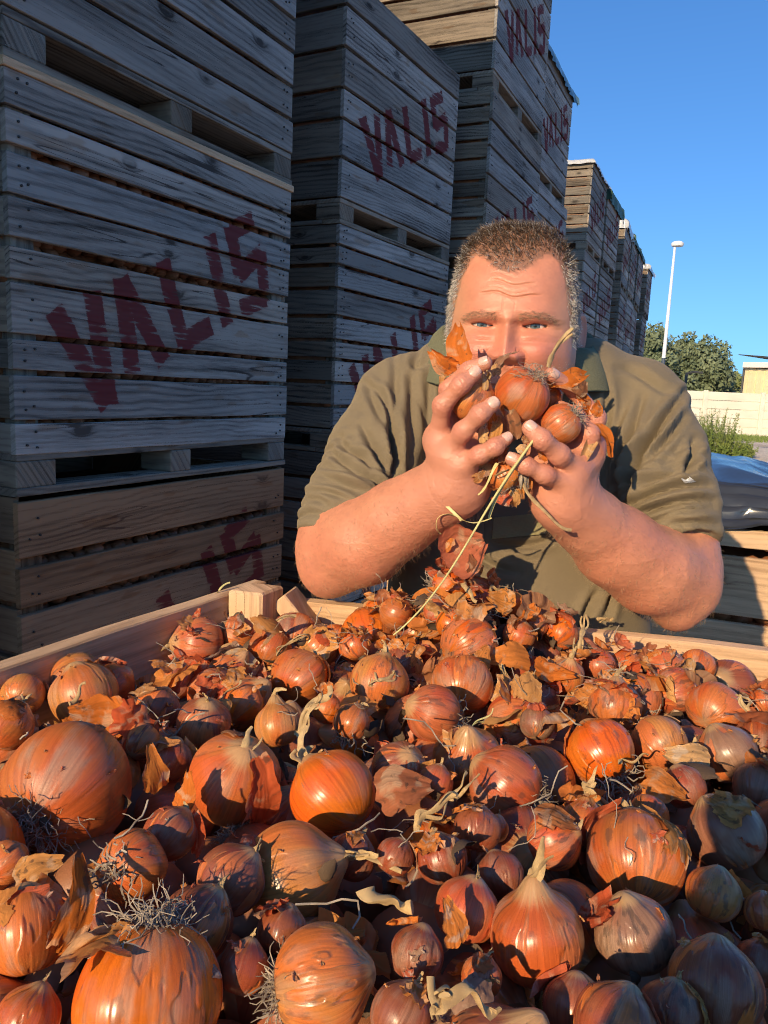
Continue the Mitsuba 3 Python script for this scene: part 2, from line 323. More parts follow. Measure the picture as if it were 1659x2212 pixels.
# the panel fence: posts and stacked concrete boards
FY, FX0, FX1 = 34.8, 9.0, 27.0
scene['concrete_cream'] = matte(mikit.proc(lambda p, n, uv: mix(mi.Color3f(0.74, 0.69, 0.58), mi.Color3f(0.62, 0.57, 0.47), fbm(p.x * 1.3, p.z * 4, 2.0))), 0.85, 0.2)
fence = thing('panel_fence', 'long pale cream concrete panel fence with square posts at the back of the yard', 'fence')
nx = np.arange(FX0, FX1, 2.55)
for i, x in enumerate(nx):
    part(fence, 'post', mikit.ply(box(x - 0.09, x + 0.09, FY - 0.07, FY + 0.07, 0, 1.96, 0.01), 'concrete_cream'))
    if i + 1 < len(nx):
        for r in range(5):
            part(fence, 'panel', mikit.ply(box(x + 0.095, nx[i + 1] - 0.095, FY - 0.025, FY + 0.025, 0.02 + 0.38 * r, 0.02 + 0.38 * r + 0.365, 0.012), 'concrete_cream'))

# the cream shed over the fence
SY = 47.0; SX0 = over_there(1600, 47.0)
scene['sheet_cream'] = matte(mikit.proc(lambda p, n, uv: mix(mi.Color3f(0.72, 0.60, 0.36), mi.Color3f(0.62, 0.50, 0.30), fbm(p.x * 0.7, p.z * 2, 1.0))), 0.5, 0.4)
scene['white_trim'] = matte(rgb(0.72, 0.68, 0.62), 0.6, 0.3)
def skew(m): m[0][:, 0] += np.maximum(m[0][:, 1] - SY, 0) * 0.50; return m      # its end wall runs back away from us
shed = thing('shed', 'cream ribbed metal shed with a pale roof edge behind the fence', 'building')
x = SX0; xs = []
while x < SX0 + 14: xs.append(x); x += 0.25
pts = np.array([[x, SY - (0.04 if i % 2 else 0.0)] for i, x in enumerate(np.repeat(xs, 2)[1:])])
pts[:, 1] = SY - np.where((np.arange(len(pts)) // 2) % 2, 0.05, 0.0)
wv = np.vstack([np.c_[pts, np.zeros(len(pts))], np.c_[pts, np.full(len(pts), 3.55)]]); n = len(pts)
wf = np.vstack([np.stack([np.arange(n - 1), np.arange(1, n), n + np.arange(1, n)], -1), np.stack([np.arange(n - 1), n + np.arange(1, n), n + np.arange(n - 1)], -1)])
part(shed, 'wall', mikit.ply(cat([(wv, wf), skew(box(SX0, SX0 + 14, SY + 0.01, SY + 8, 0, 3.54))]), 'sheet_cream'))
rv, rf = box(SX0 - 0.3, SX0 + 14.5, SY - 0.4, SY + 8.3, 3.56, 3.88, 0.02); rv[:, 2] += (rv[:, 0] - SX0 + 0.3) * 0.03; rv[:, 0] += np.maximum(rv[:, 1] - SY, 0) * 0.50
part(shed, 'roof', mikit.ply((rv, rf), 'white_trim'))
part(shed, 'gutter_pipe', mikit.ply(tube([(SX0 - 0.08, SY - 0.1, 0), (SX0 - 0.08, SY - 0.1, 3.5)], 0.06), 'dark_metal'))

# trees: trunk, limbs and a crown of leaf-sized faces
scene['dark_metal'] = matte(rgb(0.035, 0.037, 0.04), 0.5, 0.4)
scene['bark'] = matte(mikit.proc(lambda p, n, uv: mix(mi.Color3f(0.12, 0.09, 0.06), mi.Color3f(0.05, 0.04, 0.03), fbm(p.x * 6, p.y * 6, p.z * 1.5))), 0.9, 0.1)
for nm, c0, c1 in (('leaf_deep', (0.105, 0.140, 0.078), (0.185, 0.22, 0.13)), ('leaf_light', (0.16, 0.20, 0.07), (0.24, 0.27, 0.11))):
    scene[nm] = matte(mikit.proc(lambda p, n, uv, c0=c0, c1=c1: mix(mi.Color3f(*c0), mi.Color3f(*c1), noise(p.x * 1.7, p.y * 1.7, p.z * 1.7) * 0.6 + 0.4 * noise(p.x * 9, p.y * 9, p.z * 9))), 0.65, 0.25)
def tree(x, y, h, w, n_leaves, leaf, mat, rng, label, group=None, bush=False):
    k = thing('tree' if not bush else 'shrub', label, 'tree' if not bush else 'shrub', group)
    base = np.array([x, y, 0.0]); tr = [tube([base, base + [0.05 * w, 0, 0.35 * h], base + [0, 0.03 * w, 0.75 * h]], [0.035 * h, 0.025 * h, 0.008 * h], 7)]
    cl = []
    for i in range(16):
        z = h * rng.uniform(0.22, 0.9); q = z / h; r = w * 0.5 * math.sin(math.pi * min(1, q * 0.75 + 0.22)) * rng.uniform(0.35, 0.85); a = rng.uniform(0, 2 * np.pi)
        c = base + [r * math.cos(a), r * math.sin(a), z]; cl.append((c, w * rng.uniform(0.13, 0.24)))
        tr.append(tube([base + [0, 0, z * 0.6], (base + [0, 0, z * 0.7] + c) / 2, c], [0.012 * h, 0.008 * h, 0.003 * h], 5))
    for i in range(46):
        c, r = cl[rng.integers(16)]; d = unit(rng.normal(size=3)); cl.append((c + d * r * rng.uniform(0.6, 1.2), r * rng.uniform(0.35, 0.65)))
    part(k, 'trunk', mikit.ply(cat(tr), 'bark'))
    w8 = np.array([r ** 2 for _, r in cl]); idx = rng.choice(len(cl), n_leaves, p=w8 / w8.sum())
    C = np.array([c for c, _ in cl])[idx]; Rr = np.array([r for _, r in cl])[idx]
    d = rng.normal(size=(n_leaves, 3)); d /= np.linalg.norm(d, axis=1, keepdims=True)
    P = C + d * (Rr * rng.uniform(0.55, 1.08, n_leaves))[:, None]; P[:, 2] = np.maximum(P[:, 2], 0.1)
    a = rng.normal(size=(n_leaves, 3)); a /= np.linalg.norm(a, axis=1, keepdims=True); b = np.cross(a, d); b /= np.linalg.norm(b, axis=1, keepdims=True) + 1e-9
    s = leaf * rng.uniform(0.6, 1.3, n_leaves)[:, None]
    v = np.stack([P - a * s, P + b * s * 0.55, P + a * s, P - b * s * 0.55], 1).reshape(-1, 3)
    f = (np.array([[0, 1, 2], [0, 2, 3]])[None] + 4 * np.arange(n_leaves)[:, None, None]).reshape(-1, 3)
    part(k, 'crown', mikit.ply((v, f), mat))
for i, (px, h, w, y, lab) in enumerate([(1415, 5.9, 6.0, 58, 'dark green tree on the left, just behind the lamp mast'), (1482, 6.4, 6.4, 60, 'tallest dark green tree, in the middle behind the fence'), (1525, 5.1, 4.6, 61, 'dark green tree on the right of the tallest one')]):
    tree(over_there(px, y), y, h, w, 11000, 0.17, 'leaf_deep', rg, lab, 'trees behind the fence')
for px, h, w, y, lab in [(1562, 3.7, 4.4, 66, 'low light green tree left of the cream shed'), (1592, 3.5, 4.0, 68, 'low light green tree half hidden by the cream shed'), (1400, 3.9, 5.0, 70, 'low light green tree at the left behind the crates')]:
    tree(over_there(px, y), y, h, w, 5000, 0.19, 'leaf_light', rg, lab, 'trees behind the fence')
# weeds in the yard
def weed(px, y, n, w, h, label, mat='leaf_grass'):
    x = over_there(px, y); k = thing('weed_clump', label, 'weeds', 'weeds in the yard')
    st, lv = [], []
    for i in range(n):
        r = w * math.sqrt(rg.random()); a = rg.uniform(0, 2 * np.pi); b = np.array([x + r * math.cos(a), y + r * math.sin(a), 0]); hh = h * (1.05 - 0.5 * (r / w) ** 2) * rg.uniform(0.6, 1.1)
        t = b + [0.14 * hh * math.cos(a) + rg.normal() * 0.05, 0.14 * hh * math.sin(a), hh]; st.append(tube([b, (b + t) / 2 + [0, 0, 0.05], t], [0.006, 0.005, 0.002], 3, False))
        for q in rg.uniform(0.1, 1.0, 26):
            c = b + (t - b) * q; d = unit(rg.normal(size=3) + [0, 0, 0.5]); s = unit(np.cross(d, rg.normal(size=3))) * 0.014; L = 0.13 * (1.15 - q) * rg.uniform(0.5, 1.2) + 0.02
            lv.append((np.array([c - s * .4, c + d * L * 0.5 + s, c + d * L, c + d * L * 0.5 - s]), np.array([[0, 1, 2], [0, 2, 3]])))
    part(k, 'stems', mikit.ply(cat(st), 'leaf_grass')); part(k, 'leaves', mikit.ply(cat(lv), mat))
weed(1515, 21.6, 120, 0.75, 1.15, 'darker tall weeds beside the man\'s sleeve', 'leaf_deep')
weed(1558, 21.2, 120, 0.62, 1.25, 'tall feathery green weeds in front of the pale fence')
weed(1595, 20.9, 90, 0.55, 0.55, 'low bright green weeds right of the tall clump')

# the lamp mast, the thin dark post and the dark blade over the shed
scene['mast_white'] = matte(rgb(0.72, 0.73, 0.74), 0.45, 0.4); scene['mast_dark'] = matte(rgb(0.055, 0.075, 0.11), 0.5, 0.4)
lamp = thing('lamp_mast', 'tall white lamp mast with a round flat head and a dark lower part', 'street lamp')
LX, LY = over_there(1424, 40.0), 40.0
part(lamp, 'lower_pole', mikit.ply(tube([(LX, LY, 0), (LX, LY, 3.55)], [0.105, 0.095], 12), 'mast_dark'))
part(lamp, 'upper_pole', mikit.ply(tube([(LX, LY, 3.551), (LX, LY, 9.0)], [0.093, 0.055], 12), 'mast_white'))
hd = trimesh.creation.revolve(np.array([[0, 0.0], [0.27, 0.02], [0.30, 0.08], [0.30, 0.16], [0.2, 0.24], [0, 0.27]]), sections=28)
part(lamp, 'lamp_head', mikit.ply((hd.vertices + [LX + 0.12, LY, 9.0], hd.faces), 'mast_white', smooth=40))
PX, PY = over_there(1477, 24.0), 24.0
gate = thing('hooked_post', 'thin dark post with a short arm at its top, beside the man\'s shoulder', 'post')
part(gate, 'pole', mikit.ply(tube([(PX - 0.10, PY, 0), (PX - 0.02, PY, 1.6), (PX, PY, 2.30)], 0.045, 8), 'dark_metal'))
part(gate, 'arm', mikit.ply(tube([(PX - 0.005, PY, 2.27), (PX + 0.22, PY, 2.33), (PX + 0.45, PY - 0.1, 2.31)], 0.035, 8), 'dark_metal'))
bl = thing('street_lamp', 'dark flat tapered lamp head on a mast outside the right edge, above the shed', 'street lamp')
HX0 = ray(1597, 760)[0] / ray(1597, 760)[1] * 20; hx = np.linspace(0, 1, 9); hs = []
for q in hx:
    wq = 0.03 + 0.17 * math.sin(min(1, q * 1.1) * math.pi / 2); tq = 0.012 + 0.05 * q
    hs.append([(HX0 + 1.15 * q, 20 - wq, 2.66 - 0.10 * q), (HX0 + 1.15 * q, 20 - wq * 0.9, 2.66 - 0.10 * q + tq), (HX0 + 1.15 * q, 20 + wq * 0.9, 2.66 - 0.10 * q + tq), (HX0 + 1.15 * q, 20 + wq, 2.66 - 0.10 * q)])
hv = np.array(hs).reshape(-1, 3)
part(bl, 'lamp_head', mikit.ply((np.vstack([hv, [HX0 - 0.02, 20, 2.665]]), np.vstack([grid_faces(9, 4, True), [[36, 1, 0], [36, 2, 1], [36, 3, 2], [36, 0, 3]]])), 'dark_metal'))
part(bl, 'mast', mikit.ply(tube([(HX0 + 1.14, 20, 2.60), (HX0 + 1.9, 20, 2.50), (HX0 + 2.2, 20, 2.2), (HX0 + 2.25, 20, 0)], 0.06, 8), 'dark_metal'))

# ------------------------------------------------------------------ plastic covers
def crease(p, q): return 1 - np.abs(2 * meshkit.noise(np.stack([p, q, 0 * p], -1)) - 1)
scene['plastic_black'] = matte(rgb(0.030, 0.032, 0.036), 0.20, 0.8)
scene['plastic_blue'] = matte(rgb(0.10, 0.19, 0.24), 0.25, 0.55)
scene['plastic_green'] = matte(rgb(0.05, 0.10, 0.075), 0.5, 0.3)
scene['plastic_clear'] = matte(rgb(0.42, 0.43, 0.44), 0.2, 0.6)
def cover(tw, x0, x1, y0, y1, top, drop, mat, seed, n=(70, 60), puff=0.04, wave=0.012, steep=0.0):
    """A sheet lying over a crate and hanging over its edges."""
    u, v = np.meshgrid(np.linspace(-drop, x1 - x0 + drop, n[0]), np.linspace(-drop, y1 - y0 + drop, n[1]), indexing='ij')
    w, d = x1 - x0, y1 - y0
    ox = np.maximum(np.maximum(-u, u - w), 0); oy = np.maximum(np.maximum(-v, v - d), 0)
    x, y = np.clip(u, 0, w), np.clip(v, 0, d)
    over = np.hypot(ox, oy)
    sx, sy = np.sign(u - w / 2) * (ox > 0), np.sign(v - d / 2) * (oy > 0)
    s = seed * 3.7
    fold = crease(u * 9 + s, v * 1.5) * (oy > 0) + crease(v * 9 + s, u * 1.5) * (ox > 0)
    e = np.minimum(np.minimum(x, w - x), np.minimum(y, d - y))
    f1 = crease(u * 3 + v * 2.2 + s, v * 4 - u) * 0.6 + crease(u * 8 - s, v * 7 + u * 2) * 0.4
    z = top + puff * sm(0, 0.35, e) + wave * 2 * (f1 - 0.4) - over * 0.96
    z = z + steep * sm(0, 0.10, e) + (0.0085 * np.sin(e * 2 * np.pi / 0.024 + 5 * meshkit.noise(np.stack([u * 2 + s, v * 2, 0 * u], -1))) * sm(0.0, 0.02, e) * sm(0.13, 0.09, e) if steep else 0)
    out = 0.012 + 0.03 * fold * sm(0, 0.06, over)
    if steep:
        near_ = sm(0.16, 0.04, e); rip = 0.011 * near_ * (np.abs(np.sin(z * 2 * np.pi / 0.050 + 3.0 * meshkit.noise(np.stack([u * 2.2 + s, v * 2.2, z * 9], -1)))) - 0.5); dx_, dy_ = np.minimum(x, w - x), np.minimum(y, d - y)
        y = y - rip * np.sign(d / 2 - y) * (dy_ <= dx_); x = x - rip * np.sign(w / 2 - x) * (dx_ < dy_)
    P = np.stack([x0 + x + sx * out, y0 + y + sy * out, z], -1).reshape(-1, 3)
    m = P, grid_faces(*n)
    return {**mikit.ply(m, mat, smooth=True), 'to_world': tw}
tops = {si: tw for si, li, k, tw, s in packed_at if li == 3}
solo('plastic_cover', cover(tops[3], 0, CW, 0, CD, CH + 0.01, 0.10, 'plastic_blue', 1), 'blue plastic sheet over the top crate of the fourth stack', 'plastic sheet', 'plastic sheets on the stacks')
solo('plastic_cover', cover(tops[4], -0.01, CW, 0, CD, CH + 0.01, 0.06, 'plastic_clear', 2, puff=0.02, wave=0.02), 'pale crumpled plastic on the top crate of the fifth stack', 'plastic sheet', 'plastic sheets on the stacks')
solo('plastic_cover', cover(tops[5], 0, CW, 0, CD, CH + 0.01, 0.20, 'plastic_green', 3), 'green netting hanging over the top crate of the sixth stack', 'plastic sheet', 'plastic sheets on the stacks')
solo('plastic_cover', cover(tops[6], 0, CW, 0, CD, CH + 0.02, 0.16, 'plastic_clear', 4, puff=0.06, wave=0.05), 'silvery crumpled plastic on the top crate of the seventh stack', 'plastic sheet', 'plastic sheets on the stacks')
for i, (w_, m_) in enumerate((('eighth', 'plastic_green'), ('ninth', 'plastic_green'), ('last', 'plastic_clear'))):
    solo('plastic_cover', cover(tops[7 + i], 0, CW, 0, CD, CH + 0.02, 0.12, m_, 5 + i, wave=0.03), f'dark plastic sheet on the top crate of the {w_} stack' if i < 2 else 'pale plastic sheet on the top crate of the last stack', 'plastic sheet', 'plastic sheets on the stacks')

# ------------------------------------------------------------------ the covered crate on the right, its broad side towards us
RA = math.atan2(0.93, -0.36)                                        # direction of its front, as an angle from north
K_right = CrateKind(9, [(0.122, 0.25), (0.262, 0.40), (0.412, 0.535), (0.548, 0.665), (0.680, 0.825), (0.848, 1.015), (1.045, 1.094)], 'wood_fresh', 6, base='wood_fresh', far=False)
kr, tw_right = K_right.build(0.02, 2.475, 0.002, RA, 'pale new crate under black plastic, behind the man at the right edge')
solo('plastic_cover', cover(tw_right, -0.02, CW + 0.02, -0.02, CD, CH + 0.001, 0.004, 'plastic_black', 9, n=(190, 190), puff=0.055, wave=0.018, steep=0.085), 'glossy black plastic sheet bulging over the pale crate on the right', 'plastic sheet')

# ------------------------------------------------------------------ the crate in front, full of onions
RIM = 1.17
CORNER = on_level(556, 1262, RIM)[:2]; LEFT_FRONT = on_level(-60, 1467, RIM)[:2]
ul = unit(np.r_[LEFT_FRONT - CORNER, 0])
LEFT_END = CORNER + ul[:2] * 1.30
FAR_L, FAR_R = on_level(640, 1298, 1.15)[:2], on_level(1659, 1405, 1.15)[:2]
ur = unit(np.r_[FAR_R - FAR_L, 0]); FAR_END = FAR_L + ur[:2] * 1.08
box_key = thing('wooden_crate', 'pale wooden crate brim-full of onions in the foreground, a square post in its corner', 'crate')
def side_boards(a, b, tops, out, name='board', mat='wood_fresh', thick=0.02):
    """Boards standing between a and b (plan points of the inner face), outwards 'out'."""
    a, b = np.r_[a, 0], np.r_[b, 0]; L = np.linalg.norm(b - a); u = unit(b - a); n = np.r_[out, 0.0]
    rng = np.random.default_rng(int(L * 1e4))
    for z0, z1 in tops:
        (v, f), uv = board(L, z0, z1, thick, rng, rough=0.003, segs=10)
        P = a + v[:, :1] * u + v[:, 1:2] * n + v[:, 2:3] * np.array([0, 0, 1])
        if np.dot(np.cross(u, n), [0, 0, 1]) < 0: f = f[:, ::-1]
        part(box_key, name, mikit.ply((P, f), mat, uv=uv))
nl = np.array([ul[1], -ul[0]]);  nl = nl if nl[0] < 0 else -nl      # outwards, to the left
nf = np.array([-ur[1], ur[0]]);  nf = nf if nf[1] > 0 else -nf      # outwards, away from us
OTHER = LEFT_END + ur[:2] * 1.10
tiers = lambda top: [(top - 0.115, top), (top - 0.25, top - 0.128), (top - 0.39, top - 0.262), (top - 0.53, top - 0.402), (top - 0.66, top - 0.542), (top - 0.80, top - 0.672), (top - 0.95, top - 0.812)]
side_boards(LEFT_END, CORNER + (-ul[:2]) * 0.02, tiers(RIM), nl)
side_boards(FAR_L + -ur[:2] * 0.05, FAR_END, [(1.094, 1.15), (1.02, 1.090), (0.90, 1.012), (0.78, 0.89), (0.65, 0.77), (0.50, 0.64), (0.35, 0.49), (0.21, 0.34)], nf, mat='wood_fresh')
side_boards(LEFT_END, OTHER, tiers(1.13), -nf)
side_boards(OTHER, FAR_END, tiers(1.13), -nl)
# the corner post and the slanting brace beside it
pc = CORNER + ur[:2] * 0.001
def prism_at(o, u, v, w, d, z0, z1, ch=0.002):
    bv, bf = box(0, w, 0, d, z0, z1, ch); return o[0] * 0 + np.stack([o[0] + bv[:, 0] * u[0] + bv[:, 1] * v[0], o[1] + bv[:, 0] * u[1] + bv[:, 1] * v[1], bv[:, 2]], -1), bf
inw = unit(np.r_[ul[:2], 0])[:2]
po = CORNER + inw * 0.016 + np.array([0.002, 0])
part(box_key, 'corner_post', wooden(prism_at(po, ur[:2], inw, 0.046, 0.050, 0.10, RIM + 0.006, 0.003), 'wood_fresh'), 'square grey-topped corner post standing inside the left corner')
q0 = np.r_[FAR_L + ur[:2] * -0.012 - nf * 0.016, RIM + 0.003]
part(box_key, 'brace', wooden(beam(q0 + [0, 0, -0.012], np.r_[FAR_L + ur[:2] * 0.085 - nf * 0.016, RIM - 0.115], 0.024, 0.05, up=np.r_[ur[1], -ur[0], 0.0], ch=0.002), 'wood_fresh'), 'slanting brace running down from the corner post')
for c in (LEFT_END - inw * 0.06 + ur[:2] * 0.004, OTHER - inw * 0.06 - ur[:2] * 0.06, FAR_END + inw * 0.002 - ur[:2] * 0.06):
    part(box_key, 'corner_post', wooden(prism_at(c, ur[:2], inw, 0.05, 0.05, 0.10, 1.12, 0.003), 'wood_fresh'))
fl = np.array([LEFT_END, OTHER, FAR_END, CORNER])
part(box_key, 'floor', mikit.ply((np.vstack([np.c_[fl, np.full(4, 0.15)], np.c_[fl, np.full(4, 0.17)]]), np.array([[0, 2, 1], [0, 3, 2], [4, 5, 6], [4, 6, 7], [0, 1, 5], [0, 5, 4], [1, 2, 6], [1, 6, 5], [2, 3, 7], [2, 7, 6], [3, 0, 4], [3, 4, 7]])), 'wood_grey', uv=np.tile(np.r_[fl, fl] * 0 + 0.3, 1)))
for c in (LEFT_END - inw * 0.14, OTHER - inw * 0.14 - ur[:2] * 0.14, FAR_END + inw * 0.01 - ur[:2] * 0.14, CORNER + inw * 0.01):
    part(box_key, 'foot_block', wooden(prism_at(c, ur[:2], inw, 0.13, 0.12, 0.001, 0.149, 0.004), 'wood_fresh'))

# ------------------------------------------------------------------ onions
def onion_tex(p, n, uv):
    k = dr.floor(uv.x / 4); u = uv.x - 4 * k; v = uv.y
    s = k * 3.37
    cx, cy = dr.cos(u * 6.2832), dr.sin(u * 6.2832)
    h1, h2, h3 = cell_rand(k, 1), cell_rand(k, 2), cell_rand(k, 3)
    c = mix(mi.Color3f(0.47, 0.140, 0.036), mi.Color3f(0.40, 0.105, 0.040), h1)
    cls = dr.floor(k / 100)
    for i, col in enumerate(((0.46, 0.135, 0.035), (0.44, 0.118, 0.046), (0.50, 0.20, 0.055), (0.27, 0.082, 0.038), (0.56, 0.135, 0.014), (0.25, 0.135, 0.085))):
        c = dr.select(cls == i + 1, mi.Color3f(*col) * (0.9 + 0.2 * h2), c)
    fine = noise(cx * 17 + s, cy * 17, v * 1.2 + s); fine2 = noise(cx * 58 + s, cy * 58, v * 2.4)
    c = c * (0.66 + 0.30 * fine + 0.20 * fine2)
    vein = smoothstep(0.045, 0.0, dr.abs(noise(cx * 15 + s, cy * 15, v * 0.7 + 5.0) - 0.5)) * (0.3 + 0.7 * noise(cx * 4, cy * 4, v * 6 + s))
    c = mix(c, c * mi.Color3f(0.66, 0.55, 0.52), 0.6 * vein)
    blush = fbm(cx * 1.4 + s, cy * 1.4, v * 2.2 + 31.0, 3); c = mix(c, mi.Color3f(c.x * 1.05, c.y * 0.74, c.z * 0.70), smoothstep(0.42, 0.66, blush))
    torn = fbm(cx * 1.9 + s, cy * 1.9, v * 1.5 + s, 4) + 0.10 * (fine - 0.5)
    a_ = smoothstep(0.575, 0.585, torn) * dr.select(cell_rand(k, 6) > 0.35, 1.0, 0.0)
    rim = smoothstep(0.555, 0.577, torn) * (1 - smoothstep(0.583, 0.600, torn)) * dr.select(cell_rand(k, 6) > 0.35, 1.0, 0.0)
    inner = mix(mi.Color3f(0.56, 0.15, 0.03), mi.Color3f(0.45, 0.13, 0.05), cell_rand(k, 7)) * (0.80 + 0.34 * fine2)
    c = mix(c, inner, a_); c = mix(c, mi.Color3f(0.22, 0.10, 0.05), 0.5 * rim)
    dust = smoothstep(0.50, 0.72, fbm(cx * 2.6 + s, cy * 2.6 + 9.0, v * 3.2, 5)) * (0.35 + 0.65 * cell_rand(k, 8))
    c = mix(c, mi.Color3f(0.30, 0.21, 0.155) * (0.7 + 0.6 * fine2), 0.6 * dust)
    soil = smoothstep(0.58, 0.70, fbm(cx * 5 + s, cy * 5, v * 6 + 3.0, 5)) * smoothstep(0.35, 0.9, cell_rand(k, 9))
    c = mix(c, mi.Color3f(0.055, 0.042, 0.035), 0.6 * soil)
    c = mix(c, mi.Color3f(0.30, 0.20, 0.11), 0.55 * smoothstep(0.93, 1.0, v + 0.04 * fine)) 
    c = mix(c, mi.Color3f(0.42, 0.27, 0.13), 0.75 * (1 - smoothstep(0.06, 0.16, v - 0.05 * fine)))
    return c
def onion_rough(p, n, uv):
    k = dr.floor(uv.x / 4); u = uv.x - 4 * k; s = k * 3.37
    cx, cy = dr.cos(u * 6.2832), dr.sin(u * 6.2832)
    d = smoothstep(0.48, 0.70, fbm(cx * 2.6 + s, cy * 2.6 + 9.0, uv.y * 3.2, 5))
    return 0.26 + 0.12 * cell_rand(k, 11) + 0.26 * d
def onion_bump(p, n, uv):
    k = dr.floor(uv.x / 4); u = uv.x - 4 * k; s = k * 3.37
    cx, cy = dr.cos(u * 6.2832), dr.sin(u * 6.2832)
    torn = fbm(cx * 1.9 + s, cy * 1.9, uv.y * 1.5 + s, 4) + 0.10 * (noise(cx * 13 + s, cy * 13, uv.y * 1.2 + s) - 0.5)
    return 0.35 * noise(cx * 20 + s, cy * 20, uv.y * 1.3) + 0.18 * noise(cx * 40, cy * 40, uv.y * 9 + s) - 0.7 * smoothstep(0.57, 0.59, torn)
scene['onion_peel'] = {'type': 'twosided', 'bsdf': {'type': 'bumpmap', 'tex': mikit.proc(onion_bump, 0.0006), 'scale': 0.0006,
    'bsdf': {'type': 'principled', 'base_color': mikit.proc(onion_tex), 'roughness': mikit.proc(onion_rough), 'specular': 0.48, 'clearcoat': 0.05, 'clearcoat_gloss': 0.75}}}
def skin_tex(p, n, uv):
    k = dr.floor(uv.x / 4); u = uv.x - 4 * k; v = uv.y; s = k * 5.11
    c = mix(mi.Color3f(0.60, 0.165, 0.030), mi.Color3f(0.55, 0.26, 0.085), cell_rand(k, 1))
    c = mix(c, mi.Color3f(0.50, 0.10, 0.040), smoothstep(0.45, 0.8, cell_rand(k, 2)))
    c = mix(c, mi.Color3f(0.34, 0.17, 0.095), smoothstep(0.78, 0.95, cell_rand(k, 3)))
    cls = dr.floor(k / 400)
    for i, col in enumerate(((0.58, 0.165, 0.032), (0.54, 0.27, 0.10), (0.30, 0.13, 0.065), (0.50, 0.155, 0.085), (0.60, 0.235, 0.060))):
        c = dr.select(cls == i + 1, mi.Color3f(*col) * (0.9 + 0.2 * cell_rand(k, 2)), c)
    vein = noise(u * 30 + s, v * 1.6, s); v2 = noise(u * 75 + s, v * 2.5, s)
    c = c * (0.66 + 0.5 * vein + 0.18 * v2)
    st = smoothstep(0.52, 0.70, fbm(u * 5 + s, v * 5, s, 4))
    c = mix(c, mi.Color3f(0.62, 0.44, 0.28) * (0.7 + 0.5 * v2), 0.55 * st)
    return mix(c, mi.Color3f(0.09, 0.06, 0.045), 0.7 * smoothstep(0.62, 0.74, fbm(u * 9 + s, v * 9, s + 4.0, 4)))
scene['onion_skin_thin'] = {'type': 'principledthin', 'base_color': mikit.proc(skin_tex), 'roughness': 0.25, 'diff_trans': 0.7, 'eta': 1.5}
scene['onion_skin_dry'] = {'type': 'principledthin', 'base_color': mikit.proc(lambda p, n, uv: skin_tex(p, n, uv) * mi.Color3f(1.0, 1.18, 1.45) * 0.98), 'roughness': 0.36, 'diff_trans': 0.5, 'eta': 1.4}
scene['mat_straw'] = matte(mikit.proc(lambda p, n, uv: mix(mi.Color3f(0.56, 0.40, 0.20), mi.Color3f(0.24, 0.15, 0.075), noise(p.x * 260, p.y * 260, p.z * 260) * 0.6 + 0.4 * noise(p.x * 70, p.y * 70, p.z * 70))), 0.7, 0.2)
scene['mat_straw_green'] = matte(mikit.proc(lambda p, n, uv: mix(mi.Color3f(0.62, 0.55, 0.24), mi.Color3f(0.44, 0.38, 0.16), noise(p.x * 60, p.y * 60, p.z * 60))), 0.5, 0.3)
scene['root_hair'] = matte(mikit.proc(lambda p, n, uv: mix(mi.Color3f(0.44, 0.37, 0.29), mi.Color3f(0.16, 0.125, 0.10), noise(p.x * 140, p.y * 140, p.z * 140))), 0.85, 0.1)
scene['husk_dark'] = matte(mikit.proc(lambda p, n, uv: mix(mi.Color3f(0.13, 0.085, 0.055), mi.Color3f(0.04, 0.03, 0.025), fbm(p.x * 60, p.y * 60, p.z * 60))), 0.8, 0.15)

